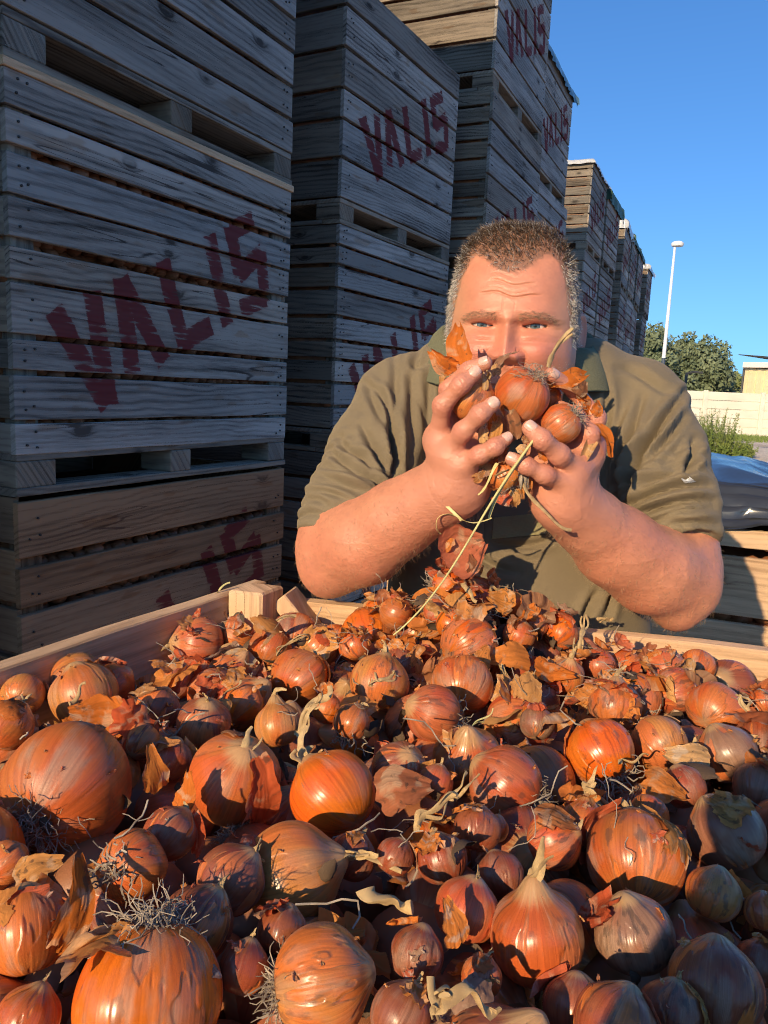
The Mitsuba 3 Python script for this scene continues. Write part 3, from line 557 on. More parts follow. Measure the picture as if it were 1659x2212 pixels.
_onion_no = [0]
def axes_of(axis, spin=0.0):
    w = unit(axis); u = unit(np.cross([0.12, 0.31, 0.94] if abs(w[2]) < 0.9 else [1, 0.1, 0], w)); v = np.cross(w, u)
    return u * math.cos(spin) + v * math.sin(spin), -u * math.sin(spin) + v * math.cos(spin), w
class Onion:
    """An onion's outline turned about its axis: neck at t = 0, root plate at t = pi."""
    def __init__(self, c, R, axis, rng, squash=None, neck=None, cls=0):
        self.c, self.R, self.rng = np.asarray(c, float), R, rng
        self.u, self.v, self.w = axes_of(axis, rng.uniform(0, 6.28))
        self.squash = rng.uniform(0.80, 0.97) if squash is None else squash
        self.neck = rng.uniform(0.18, 0.42) if neck is None else neck
        self.no = 100 * cls + _onion_no[0] % 100; _onion_no[0] += 1
        self.lob = rng.normal(0, 0.016, 4); self.lp = rng.uniform(0, 6.28, 4); self.ribs = rng.uniform(0.0005, 0.0025); self.seed = rng.uniform(0, 50)
    def local(self, t, lon, lift=0.0):
        R = self.R * (1 + lift)
        rad = np.clip(np.sin(t), 0, 1) ** 0.88 * (1 - 0.10 * np.exp(-((t - 0.45) / 0.35) ** 2))
        rad = rad * (1 + sum(self.lob[i] * np.cos((i + 1) * lon + self.lp[i]) for i in range(4)))
        rad = rad * (1 + self.ribs * np.cos(lon * 9 + 2 * np.sin(lon * 2)))
        rad = np.maximum(rad, 0.075 * np.exp(-(t / 0.25) ** 2)) * (t > 1e-6)
        z = self.squash * np.cos(t) + self.neck * np.exp(-(t / 0.30) ** 2) + 0.05 * np.exp(-((np.pi - t) / 0.30) ** 2)
        return R * rad * np.cos(lon), R * rad * np.sin(lon), R * z
    def place(self, x, y, z): return self.c + x[..., None] * self.u + y[..., None] * self.v + z[..., None] * self.w
    def body(self, nt, nl, mat='onion_peel'):
        t = np.linspace(0.0, np.pi, nt); lon = np.linspace(0, 2 * np.pi, nl + 1)
        TT, LL = np.meshgrid(t, lon, indexing='ij')
        P = self.place(*self.local(TT, LL))
        d = (P - self.c); dn = np.linalg.norm(d, axis=-1, keepdims=True)
        P = P + d / dn * ((meshkit.noise(P / self.R * 1.6 + self.seed) - 0.5) * 0.05 * self.R)[..., None]
        P[:, -1] = P[:, 0]
        uv = np.stack([LL / (2 * np.pi) + 4 * self.no, TT / np.pi], -1).reshape(-1, 2)
        v = P.reshape(-1, 3); f = grid_faces(nt, nl + 1)
        nr = np.cross(np.gradient(P, axis=0), np.gradient(P, axis=1)).reshape(-1, 3)
        if np.mean(np.einsum('ij,ij->i', np.cross(v[f[:, 1]] - v[f[:, 0]], v[f[:, 2]] - v[f[:, 0]]), v[f[:, 0]] - self.c)) < 0: f = f[:, ::-1]
        return mikit.ply((v, f), mat, smooth=True, uv=uv)
    def sheet(self, t0, t1, l0, l1, n, ragged, curl, lift0, open_, hinge, crumple, tear=1.0):
        """A piece of this onion's outer skin: ragged and torn edges, rims that curl, wrinkles; it may stand off along one side."""
        A, B = np.meshgrid(np.linspace(0, 1, n[0]), np.linspace(0, 1, n[1]), indexing='ij'); r = self.rng; s = r.uniform(0, 90)
        spike = lambda q, f: meshkit.fbm(np.stack([q * f + s, 0 * q + s, 0 * q], -1), 3) ** 1.5 * 1.5
        dt, dl = t1 - t0, l1 - l0
        hi = t1 - tear * dt * ragged * spike(B, 5.0) - 0.10 * dt * (2 * B - 1) ** 4; lo_ = t0 + 0.15 * dt * ragged * spike(B, 7.0)
        t = lo_ + (hi - lo_) * A
        la = l0 + dl * ragged * (0.8 * spike(A, 4.0)) * sm(0.0, 0.3, A); lb = l1 - dl * ragged * (0.8 * spike(A + 7, 4.0)) * sm(0.0, 0.3, A)
        l = la + (lb - la) * B
        q = {'neck': A, 'root': 1 - A, 'left': B, 'right': 1 - B}[hinge]
        eb = np.maximum(np.abs(2 * B - 1), 0.0); e = np.maximum(eb ** 5, np.clip(2 * A - 1, 0, 1) ** 4)
        c3 = np.stack([A * 3.0 + s, B * 3.0 * dl, 0 * A + s], -1)
        lift = lift0 + open_ * q ** 1.6 + curl * e + crumple * (meshkit.fbm(c3, 4) - 0.5) + 0.35 * crumple * (np.abs(2 * meshkit.noise(c3 * [1.2, 3.5, 1], 3) - 1) - 0.5)
        return self.place(*self.local(np.clip(t, 0.03, 3.1), l, lift)), A, B, dl
    def flap(self, t0, t1, l0, l1, open_, mat='onion_skin_thin', n=(24, 26), ragged=0.35, lift0=0.015, hinge='neck', curl=None, crumple=0.06):
        """A torn outer skin that stands off the onion along one side."""
        P, A, B, dl = self.sheet(t0, t1, l0, l1, n, ragged, self.rng.uniform(-0.1, 0.3) if curl is None else curl, lift0, open_, hinge, crumple)
        _onion_no[0] += 1
        uv = np.stack([B * abs(dl) / 6.28 * 2 + 4 * (_onion_no[0] % 400), A], -1).reshape(-1, 2)
        return mikit.ply((P.reshape(-1, 3), grid_faces(*n)), mat, smooth=True, uv=uv)
    def roots(self, n=34, length=0.6, rad=0.0007):
        r = self.rng; ms = []
        o = self.c - self.w * self.R * (self.squash - 0.07)
        for i in range(n):
            a = r.uniform(0, 6.28); q = 0.20 * self.R * math.sqrt(r.random())
            p = o + (self.u * math.cos(a) + self.v * math.sin(a)) * q
            d = unit(-self.w * 0.9 + (self.u * math.cos(a) + self.v * math.sin(a)) * r.uniform(0.1, 1.3)); pts = [p + self.w * 0.004]
            L = self.R * length * r.uniform(0.5, 1.4)
            for k in range(7):
                d = unit(d + r.normal(0, 0.62, 3) + 0.16 * (self.u * math.cos(a) + self.v * math.sin(a))); pts.append(pts[-1] + d * L / 7)
            ms.append(tube(pts, np.linspace(rad * 1.2, rad * 0.6, 8) * r.uniform(0.7, 1.3), 3, False))
        return mikit.ply(cat(ms), 'root_hair')
    def stalk(self, length, bend=None, wid=0.10, mat='mat_straw'):
        """The dry neck: a few twisted withered leaves."""
        r = self.rng; o = self.c + self.w * self.R * (self.squash + self.neck - 0.06); ms = []
        b = r.normal(0, 0.4, 3) if bend is None else np.asarray(bend, float)
        for i in range(3):
            d = self.w.copy(); pts = [o - self.w * 0.12 * self.R + (self.u * math.cos(i * 2.1) + self.v * math.sin(i * 2.1)) * self.R * 0.035]; L = length * (1, 0.8, 0.55)[i] * r.uniform(0.8, 1.1)
            for k in range(9):
                d = unit(d + b * 0.22 + r.normal(0, 0.16, 3)); pts.append(pts[-1] + d * L / 9)
            ms.append(ribbon(pts, self.R * wid * r.uniform(0.9, 1.5), r, thick=0.35))
        return mikit.ply(cat(ms), mat, smooth=50)
def ribbon(pts, width, rng, thick=0.25, twist=1.6, taper=0.75):
    """A withered leaf: a flat, twisting, tapering blade with some thickness."""
    p = spline(pts, 22); n = len(p); t = np.gradient(p, axis=0); t /= np.linalg.norm(t, axis=1, keepdims=True) + 1e-12
    ref_ = unit(rng.normal(size=3)); a = np.cross(t, ref_); a /= np.linalg.norm(a, axis=1, keepdims=True) + 1e-9; b = np.cross(t, a)
    ph = np.linspace(0, twist * rng.uniform(-2, 2), n) + rng.uniform(0, 6); q = np.linspace(0, 1, n)
    w = width * (1 - taper * q) * (0.75 + 0.5 * meshkit.noise(np.stack([q * 6 + rng.uniform(0, 50), q * 0, q * 0], -1)))
    ang = np.linspace(0, 2 * np.pi, 8, endpoint=False)
    rr = []
    for k in ang:
        x, y = math.cos(k), math.sin(k) * thick + 0.10 * math.cos(2 * k)
        cx, sy = np.cos(ph) * x - np.sin(ph) * y, np.sin(ph) * x + np.cos(ph) * y
        rr.append(p + (w * cx)[:, None] * a + (w * sy)[:, None] * b)
    v = np.stack(rr, 1).reshape(-1, 3); f = grid_faces(n, 8, True); e = len(v)
    v = np.vstack([v, p[0], p[-1]]); k = np.arange(8)
    return v, np.vstack([f, np.stack([np.full(8, e), (k + 1) % 8, k], -1), np.stack([np.full(8, e + 1), (n - 1) * 8 + k, (n - 1) * 8 + (k + 1) % 8], -1)])
def skin_shell(c, size, up, along, rng, bowl=0.9, asp=1.3, curl=0.5, ragged=0.18, n=(15, 15), point=0.5, bend=0.45):
    """A loose dry skin: a petal of a sphere, 'size' across, its hollow side against 'up'; curl rolls its sides in."""
    w = unit(up); u = unit(np.asarray(along, float) - w * (np.asarray(along, float) @ w)); v = np.cross(w, u)
    A, B = np.meshgrid(np.linspace(-1, 1, n[0]), np.linspace(-1, 1, n[1]), indexing='ij'); s = rng.uniform(0, 90)
    half = (1 - np.abs(A) ** 2.2) ** point * 0.98 + 0.02
    e = ragged * (meshkit.fbm(np.stack([A * 3 + s, B * 3, 0 * A], -1), 4) - 0.5) * 2
    x = A * size * asp / 2 * (1 + 0.5 * e * np.abs(A)); y = B * half * size / 2 * (1 + e * np.abs(B))
    R = size / 2 / bowl
    th = y / R * (1 + curl * np.abs(B)); ph = x / R
    ph = x / R * bend
    X, Y, Z = R / bend * np.sin(ph), R * np.sin(th) * (0.5 + 0.5 * np.cos(ph)), R * (np.cos(th) - 1) + R / bend * (np.cos(ph) - 1)
    wr = 0.05 * size * (meshkit.fbm(np.stack([A * 2.2 + s, B * 4.5, 0 * A + 4], -1), 3) - 0.5)
    P = np.asarray(c, float) + X[..., None] * u + Y[..., None] * v + (Z + wr + 0.3 * size * bowl * 0.5)[..., None] * w
    _onion_no[0] += 1
    uv = np.stack([(B + 1) * 0.35 + 4 * (_onion_no[0] % 400), (A + 1) / 2], -1).reshape(-1, 2)
    return (P.reshape(-1, 3), grid_faces(*n)), uv

def loose_skin(at_, R, out, rng, wide=1.6, t0=0.2, t1=1.7, axis=None, cup=False, n=(22, 24), ragged=0.4, curl=0.15, crumple=0.12, open_=0.0, hue=0):
    """A shed piece of skin, its middle at at_, its outer (or with cup its hollow) side towards out; axis: which way its neck end points."""
    o = Onion([0, 0, 0], R, [0, 0, 1], rng, neck=0.2); o.u, o.v, o.w = np.eye(3)
    P, A, B, dl = o.sheet(t0, t1, -wide / 2, wide / 2, n, ragged, curl, 0.0, open_, 'neck', crumple)
    tm = (t0 + t1) / 2; m = unit([math.sin(tm), 0, math.cos(tm)]); up_ = unit(np.array([0, 0, 1.0]) - m * m[2])
    out = unit(out) * (-1 if cup else 1); ax = rng.normal(size=3) if axis is None else np.asarray(axis, float); ax = unit(ax - out * (ax @ out))
    M = np.outer(out, m) + np.outer(ax, up_) + np.outer(np.cross(out, ax), np.cross(m, up_))
    mid = P[n[0] // 2, n[1] // 2]; V = (P.reshape(-1, 3) - mid) @ M.T + np.asarray(at_, float)
    _onion_no[0] += 1
    return (V, grid_faces(*n)), np.stack([B * dl / 6.28 * 2 + 4 * (_onion_no[0] % 400 + 400 * hue), A], -1).reshape(-1, 2)

# -------- onions packed inside the crates of the row: what shows through the gaps
def packed(seed, w=CW, z0=0.14, z1=1.02, sides=False):
    r = np.random.default_rng(seed); ico = trimesh.creation.icosphere(subdivisions=1); ms = []
    ms.append(box(0.03, w - 0.03, 0.075, CD - 0.03, 0.13, z1 - 0.03))
    def put(x, y, z, R): ms.append((ico.vertices * [R, R, R * 0.9] * (1 + 0.06 * r.normal(size=(len(ico.vertices), 1))) + [x, y, z], ico.faces))
    z = z0
    while z < z1:
        x = 0.04 + r.uniform(0, 0.03)
        while x < w - 0.04:
            R = r.uniform(0.024, 0.036); put(x, 0.055 + r.uniform(-0.004, 0.02), z + r.uniform(-0.012, 0.012), R); x += R * 1.75
        y = 0.06 + r.uniform(0, 0.03)
        while sides and y < CD - 0.05:
            R = r.uniform(0.025, 0.035); put(0.055 + r.uniform(0, 0.015), y, z + r.uniform(-0.01, 0.01), R); y += R * 2.0
        z += 0.05
    return cat(ms)
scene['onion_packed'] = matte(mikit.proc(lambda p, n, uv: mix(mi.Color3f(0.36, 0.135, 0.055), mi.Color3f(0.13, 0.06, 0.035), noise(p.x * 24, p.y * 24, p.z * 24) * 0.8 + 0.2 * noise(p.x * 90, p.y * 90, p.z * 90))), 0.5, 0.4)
PK = [mikit.ply(packed(s), 'onion_packed', smooth=True) for s in (1, 2)]
PKB = mikit.ply(box(0.03, CW - 0.03, 0.05, CD - 0.03, 0.13, 1.0), 'onion_packed')
for si, li, k, tw, where in packed_at:
    solo('packed_onions', {**(PK[(si + li) % 2] if si < 3 else PKB), 'to_world': tw}, f'onions in the gaps of the crate {where}', 'onions', 'onions packed in the stacked crates', 'stuff')
solo('packed_onions', {**PK[0], 'to_world': tw_right}, 'onions in the gaps of the pale crate under black plastic', 'onions', 'onions packed in the stacked crates', 'stuff')

# ------------------------------------------------------------------ the heap in the front crate
hr = np.random.default_rng(77)
def heap(x, y):
    """Height of the middle of the topmost onions."""
    z = EYE[2] - 0.292 + 0.030 * np.exp(-((x - 0.02) ** 2 + (y - 0.36) ** 2) / (2 * 0.22 ** 2)) + 0.012 * np.exp(-((x + 0.27) ** 2 + (y - 0.40) ** 2) / (2 * 0.09 ** 2))
    z = z + 0.062 * np.exp(-(((x - 0.085) / 0.085) ** 2 + ((y - 0.93) / 0.10) ** 2) / 2) - 0.018 * np.exp(-((x + 0.22) ** 2 + (y - 0.80) ** 2) / (2 * 0.10 ** 2))
    return z
def on_heap(px, py):
    r = ray(px, py); d = 0.6
    for _ in range(60):
        p = EYE + d * r; d += 0.6 * (p[2] - heap(p[0], p[1])) / -r[2] if abs(r[2]) > 1e-6 else 0
    return EYE + d * r, d
# px, py, width in pixels; colour class; neck direction (right, away, up); what shows: r roots, k stalk, f flaps
C_, RD, TN, DK, BR, GY = 1, 2, 3, 4, 5, 6
HERO = [
    (142, 1700, 285, C_, (0.12, 0.93, 0.18), 'r'), (100, 1452, 122, TN, (0.9, 0.5, 0.1), ''), (22, 1492, 92, TN, (0, 1, 0.3), ''), (182, 1500, 142, TN, (-0.3, 0.2, 0.6), 'f'),
    (246, 1478, 92, C_, (0.6, 0.6, 0.6), ''), (418, 1388, 118, RD, (-0.8, -0.5, 0.1), 'f'), (512, 1372, 82, C_, (-0.8, -0.1, 0.5), 'r'), (583, 1402, 96, C_, (0.3, 0.7, 0.6), ''),
    (379, 1472, 86, DK, (0.3, 0.5, 0.8), ''), (340, 1532, 100, DK, (0.3, 0.7, 0.7), ''), (441, 1562, 118, DK, (0.2, -0.2, 1), ''), (527, 1520, 88, BR, (0.4, 0.6, 0.6), ''),
    (648, 1462, 126, C_, (0.5, 0.7, 0.4), 'f'), (820, 1474, 132, TN, (0.2, 0.5, 0.9), 'f'), (998, 1478, 136, C_, (0.1, 0.9, 0.5), ''), (934, 1538, 124, RD, (-0.7, -0.2, 0.3), 'r'),
    (1014, 1392, 132, BR, (0.8, 0.5, 0.3), ''), (969, 1266, 79, BR, (0.9, -0.05, 0.15), 'r'), (856, 1324, 76, C_, (-0.8, 0.3, 0.3), 'f'), (944, 1322, 62, RD, (0.5, 0.5, 0.6), ''), (977, 1348, 72, BR, (0.5, 0.6, 0.6), ''),
    (1211, 1366, 78, BR, (0.5, 0.6, 0.6), ''), (1156, 1350, 58, C_, (-0.4, 0.6, 0.6), ''), (1120, 1374, 70, C_, (0.5, 0.3, 0.9), ''), (1106, 1306, 60, TN, (0.3, 0.8, 0.3), 'f'), (1292, 1438, 78, RD, (0.4, 0.7, 0.6), ''),
    (1435, 1448, 98, RD, (-0.9, 0.1, 0.4), 'r'), (1508, 1438, 74, C_, (0.4, 0.7, 0.4), ''), (1457, 1492, 104, RD, (0.9, 0.3, 0.3), ''), (1544, 1532, 120, C_, (0.7, 0.7, 0.3), ''),
    (1327, 1524, 116, C_, (0.1, 0.4, 0.9), 'k'), (1297, 1625, 150, BR, (-0.35, 0.75, 0.6), 'rF'), (1423, 1606, 124, TN, (-0.3, 0.85, 0.5), 'f'), (1570, 1628, 130, GY, (-0.4, 0.5, 0.8), 'f'),
    (1092, 1690, 166, RD, (-0.85, 0.35, 0.45), 'r'), (863, 1662, 122, DK, (0.3, -0.4, 0.7), 'f'), (1648, 1518, 60, C_, (0, 1, 0.5), ''), (1225, 1458, 76, TN, (0.1, -0.2, 1), 'k'),
    (1160, 1562, 76, GY, (0.2, 0.7, 0.7), 'f'), (1196, 1815, 122, RD, (0.75, -0.1, 0.5), 'f'), (1262, 1786, 112, C_, (0.2, 0.6, 0.8), 'k'), (1372, 1853, 212, C_, (0.2, 0.85, 0.6), 'F'), (1400, 1762, 88, C_, (0.5, 0.8, 0.2), ''),
    (1569, 1800, 166, GY, (-0.5, 0.6, 0.8), 'f'), (1540, 1930, 118, TN, (0.4, 0.5, 0.9), ''), (1370, 2016, 172, GY, (-0.3, 0.25, 0.95), 'f'), (1160, 2020, 208, C_, (-0.12, 0.12, 1), 'k'), (1009, 1965, 142, RD, (0.3, 0.4, 0.9), ''),
    (1080, 1890, 104, DK, (-0.2, 0.7, 0.6), ''), (1544, 2130, 200, DK, (0.2, 0.6, 0.8), 'f'), (1650, 1970, 84, RD, (0.2, 0.6, 0.8), ''), (1244, 2178, 142, DK, (0.1, 0.5, 0.8), ''), (1330, 2215, 180, DK, (0.5, 0.5, 0.8), ''), (868, 2192, 142, DK, (0.5, 0.5, 0.8), 'f'),
    (1030, 1790, 102, DK, (0.2, 0.6, 0.8), ''), (853, 1850, 84, DK, (0.5, 0.5, 0.8), ''), (719, 1714, 190, BR, (-0.75, 0.65, 0.5), 'k'), (500, 1900, 150, DK, (0.55, 0.3, 0.6), ''), (632, 1888, 222, TN, (0.95, 0.15, 0.30), 'k'), (367, 1800, 118, DK, (0.4, 0.6, 0.5), ''),
    (285, 1872, 150, C_, (0.3, 0.6, -0.3), 'r'), (506, 1680, 196, C_, (0.35, -0.35, 0.9), 'F'), (322, 2150, 318, BR, (0.05, -0.50, -0.85), 'r'), (696, 2118, 228, TN, (0.95, 0.1, 0.2), 'r'), (424, 1996, 168, DK, (0.5, 0.5, 0.7), ''),
    (526, 2090, 116, DK, (0.2, 0.6, 0.8), ''), (16, 1862, 92, C_, (0.4, 0.8, 0.2), ''), (16, 1566, 112, C_, (0.4, 0.7, 0.7), 'f'), (306, 1602, 84, DK, (0.3, 0.8, 0.4), ''), (367, 1640, 96, DK, (0.2, 0.6, 0.8), 'f'), (600, 1566, 102, TN, (-0.2, 0.5, 0.9), 'k'),
    (705, 1530, 68, BR, (0.3, 0.6, 0.7), ''), (690, 1396, 92, TN, (0.6, 0.3, 0.6), 'f'), (766, 1396, 70, C_, (-0.4, 0.6, 0.6), 'f'), (760, 1560, 84, C_, (0.4, 0.5, 0.8), 'r'), (1070, 1790, 60, C_, (0.3, 0.5, 0.8), ''), (955, 1855, 110, DK, (-0.3, 0.5, 0.8), 'f'),
    (760, 1850, 105, DK, (0.4, 0.6, 0.7), ''), (1640, 1700, 110, GY, (0.4, 0.6, 0.7), ''), (1478, 1700, 96, DK, (-0.3, 0.6, 0.8), 'f'), (60, 2010, 190, C_, (-0.3, 0.5, 0.8), 'F'), (60, 2200, 140, C_, (0.3, 0.5, 0.8), ''), (610, 2010, 110, DK, (0.3, 0.5, 0.8), ''),
    (1450, 2190, 140, DK, (0.3, 0.5, 0.8), ''), (1640, 2080, 100, DK, (0.3, 0.5, 0.8), ''), (900, 2060, 120, DK, (0.3, 0.5, 0.8), 'f'), (1040, 2110, 90, C_, (0.3, 0.5, 0.8), ''), (940, 1690, 80, RD, (0.3, 0.5, 0.8), 'f'),
]
spots = []
for px, py, w, cls, ax, feat in HERO:
    p, d = on_heap(px, py); D = w * d / FOC * 0.985
    spots.append([p, D / 2, cls, ax, feat, w, True])
# keep bulbs from running into each other: slide the further one along its own line of sight, a little down the heap
for it in range(80):
    for i in range(len(spots)):
        for j in range(i):
            pi_, pj = spots[i][0], spots[j][0]; ri, rj = spots[i][1], spots[j][1]; dd = pj - pi_; L = np.linalg.norm(dd); o = 0.90 * (ri + rj) - L
            if o > 0:
                a, b = (i, j) if (pi_ - EYE) @ FW > (pj - EYE) @ FW else (j, i)     # a lies further off
                for k, sgn in ((a, 1), (b, -0.6)):
                    q = spots[k][0] - EYE; L0 = np.linalg.norm(q); s = 1 + sgn * min(o, 0.01) * 0.25 / L0
                    spots[k][0] = EYE + q * s; spots[k][1] *= s
n_hero = len(spots)
inside_n = [(np.r_[nl, 0], np.r_[CORNER, 0]), (np.r_[nf, 0], np.r_[FAR_L, 0])]
def inside(p, r, m=0.0): return all((p - o) @ n < -(r + m) for n, o in inside_n)
for s in spots:                                                     # none may stick through the boards
    for n, o in inside_n:
        e = (s[0] - o) @ n + s[1] * 0.9
        if e > 0: s[0] = s[0] - n * e
def bare(x, y): return y < 1372 and 540 < x < 790 or x > 1230 and y < 1378 + (x - 1230) * 0.27      # the boards show here
tries = 0
while tries < 9000 and len(spots) < n_hero + 150:
    tries += 1
    q = hr.random(2); p = CORNER + (LEFT_END - CORNER) * q[0] * 0.85 + ur[:2] * 1.08 * q[1]
    R = hr.uniform(0.0245, 0.036); z = heap(p[0], p[1]) - hr.choice([0.012, 0.03, 0.045], p=[.45, .35, .2]); P = np.array([p[0], p[1], z])
    x, y, d = seen_at(P)
    if d < 0.16 or not (-80 < x < 1740 and y < 2330) or not inside(P, R) or bare(x, y): continue
    if all(np.linalg.norm(P - s[0]) > 0.90 * (R + s[1]) for s in spots):
        # must not stand in front of one of the surveyed bulbs
        ok = True
        for s in spots[:n_hero]:
            sx, sy, sd = seen_at(s[0])
            if d < sd - 0.01 and math.hypot(sx - x, sy - y) < (s[1] / sd * 0.80 + R / d * 0.9) * FOC: ok = False; break
        if ok: spots.append([P, R, hr.choice([0, 1, 1, 2, 4, 4, 4, 5]), tuple(hr.normal(size=3) + [0, 0.4, 0.5]), 'r' if hr.random() < 0.15 else ('f' if hr.random() < 0.75 else ('k' if hr.random() < .25 else '')), 0, False])
# rows for the labels: bands up the heap
ORD = ['first', 'second', 'third', 'fourth', 'fifth', 'sixth', 'seventh', 'eighth', 'ninth', 'tenth', 'eleventh', 'twelfth', 'thirteenth', 'fourteenth', 'fifteenth', 'sixteenth', 'seventeenth', 'eighteenth', 'nineteenth', 'twentieth'] + [f"{i}{'st' if i % 10 == 1 else 'nd' if i % 10 == 2 else 'rd' if i % 10 == 3 else 'th'}" for i in range(21, 100)]
def in_rows(pts, n_rows, y0, y1):
    out = {}; rows = {}
    for i, p in enumerate(pts):
        x, y, d = seen_at(p); r = int(np.clip((y - y0) / (y1 - y0) * n_rows, 0, n_rows - 1)); rows.setdefault(r, []).append((x, i))
    for j, r in enumerate(sorted(rows, reverse=True)):
        for k, (x, i) in enumerate(sorted(rows[r])): out[i] = (j, k)
    return out
rank = in_rows([s[0] for s in spots], 14, 1240, 2215)
CN = {0: 'copper', 1: 'copper brown', 2: 'reddish copper', 3: 'tan', 4: 'dark brown', 5: 'bright orange', 6: 'dusty greyish'}
GO = 'onions heaped in the front crate'
for i, (p, R, cls, ax, feat, w, hero) in enumerate(spots):
    x, y, d = seen_at(p); wpx = 2 * R / d * FOC
    rng = np.random.default_rng(1000 + i)
    o = Onion(p, R, ax, rng, cls=int(cls), squash=0.93 if hero else None, neck=0.12 if hero and 'k' not in feat else None)
    row, col = rank[i]
    if hero and not feat and rng.random() < 0.5: feat = 'f'
    what = 'large' if wpx > 160 else ('middling' if wpx > 95 else 'small')
    extra = ' with a root tuft' if 'r' in feat else (' with a dry stalk' if 'k' in feat else (' with torn skin' if 'f' in feat.lower() else ''))
    k = thing('onion', f'{what} {CN[int(cls)]} onion{extra}, {ORD[col]} from left in {ORD[row]} heap row', 'onion', GO)
    nt, nl = (44, 64) if wpx > 160 else ((30, 44) if wpx > 90 else (20, 28))
    part(k, 'bulb', o.body(nt, nl))
    if 'r' in feat: part(k, 'roots', o.roots(190 if wpx > 150 else 80, 0.70 if wpx > 150 else 0.9, 0.00036 if wpx > 150 else 0.0006))
    if 'k' in feat: part(k, 'stalk', o.stalk(R * rng.uniform(0.9, 1.5), wid=0.13))
    elif hero and hr.random() < 0.3: part(k, 'stalk', o.stalk(R * 0.6, wid=0.10))
    if 'f' in feat:
        l = rng.uniform(0, 6.28); part(k, 'torn_skin', o.flap(0.25, rng.uniform(1.2, 1.9), l, l + rng.uniform(1.2, 2.2), rng.uniform(0.0, 0.25), 'onion_skin_thin' if rng.random() < .6 else 'onion_skin_dry'))
    if 'F' in feat:
        for q in range(2):
            l = rng.uniform(0, 6.28); part(k, 'torn_skin', o.flap(rng.uniform(0.2, 0.5), rng.uniform(1.5, 2.2), l, l + rng.uniform(0.9, 1.6), rng.uniform(0.02, 0.25), n=(34, 34), hinge=('neck', 'left', 'right', 'root')[rng.integers(4)]))
# a layer below, glimpsed through the gaps
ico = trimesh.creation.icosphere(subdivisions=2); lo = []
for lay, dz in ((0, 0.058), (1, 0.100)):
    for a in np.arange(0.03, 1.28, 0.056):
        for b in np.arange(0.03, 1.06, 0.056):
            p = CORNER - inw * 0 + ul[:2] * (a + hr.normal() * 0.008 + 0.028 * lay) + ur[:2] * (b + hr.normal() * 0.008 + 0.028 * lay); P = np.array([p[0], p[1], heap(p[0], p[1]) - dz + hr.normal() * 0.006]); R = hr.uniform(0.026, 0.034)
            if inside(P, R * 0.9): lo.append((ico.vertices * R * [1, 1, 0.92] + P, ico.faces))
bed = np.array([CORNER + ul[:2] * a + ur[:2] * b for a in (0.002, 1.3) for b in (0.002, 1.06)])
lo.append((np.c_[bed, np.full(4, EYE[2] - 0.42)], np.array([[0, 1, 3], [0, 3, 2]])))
solo('onions_below', mikit.ply(cat(lo), 'onion_packed', smooth=True), 'deeper onions glimpsed between the top ones of the front crate', 'onions', kind='stuff')

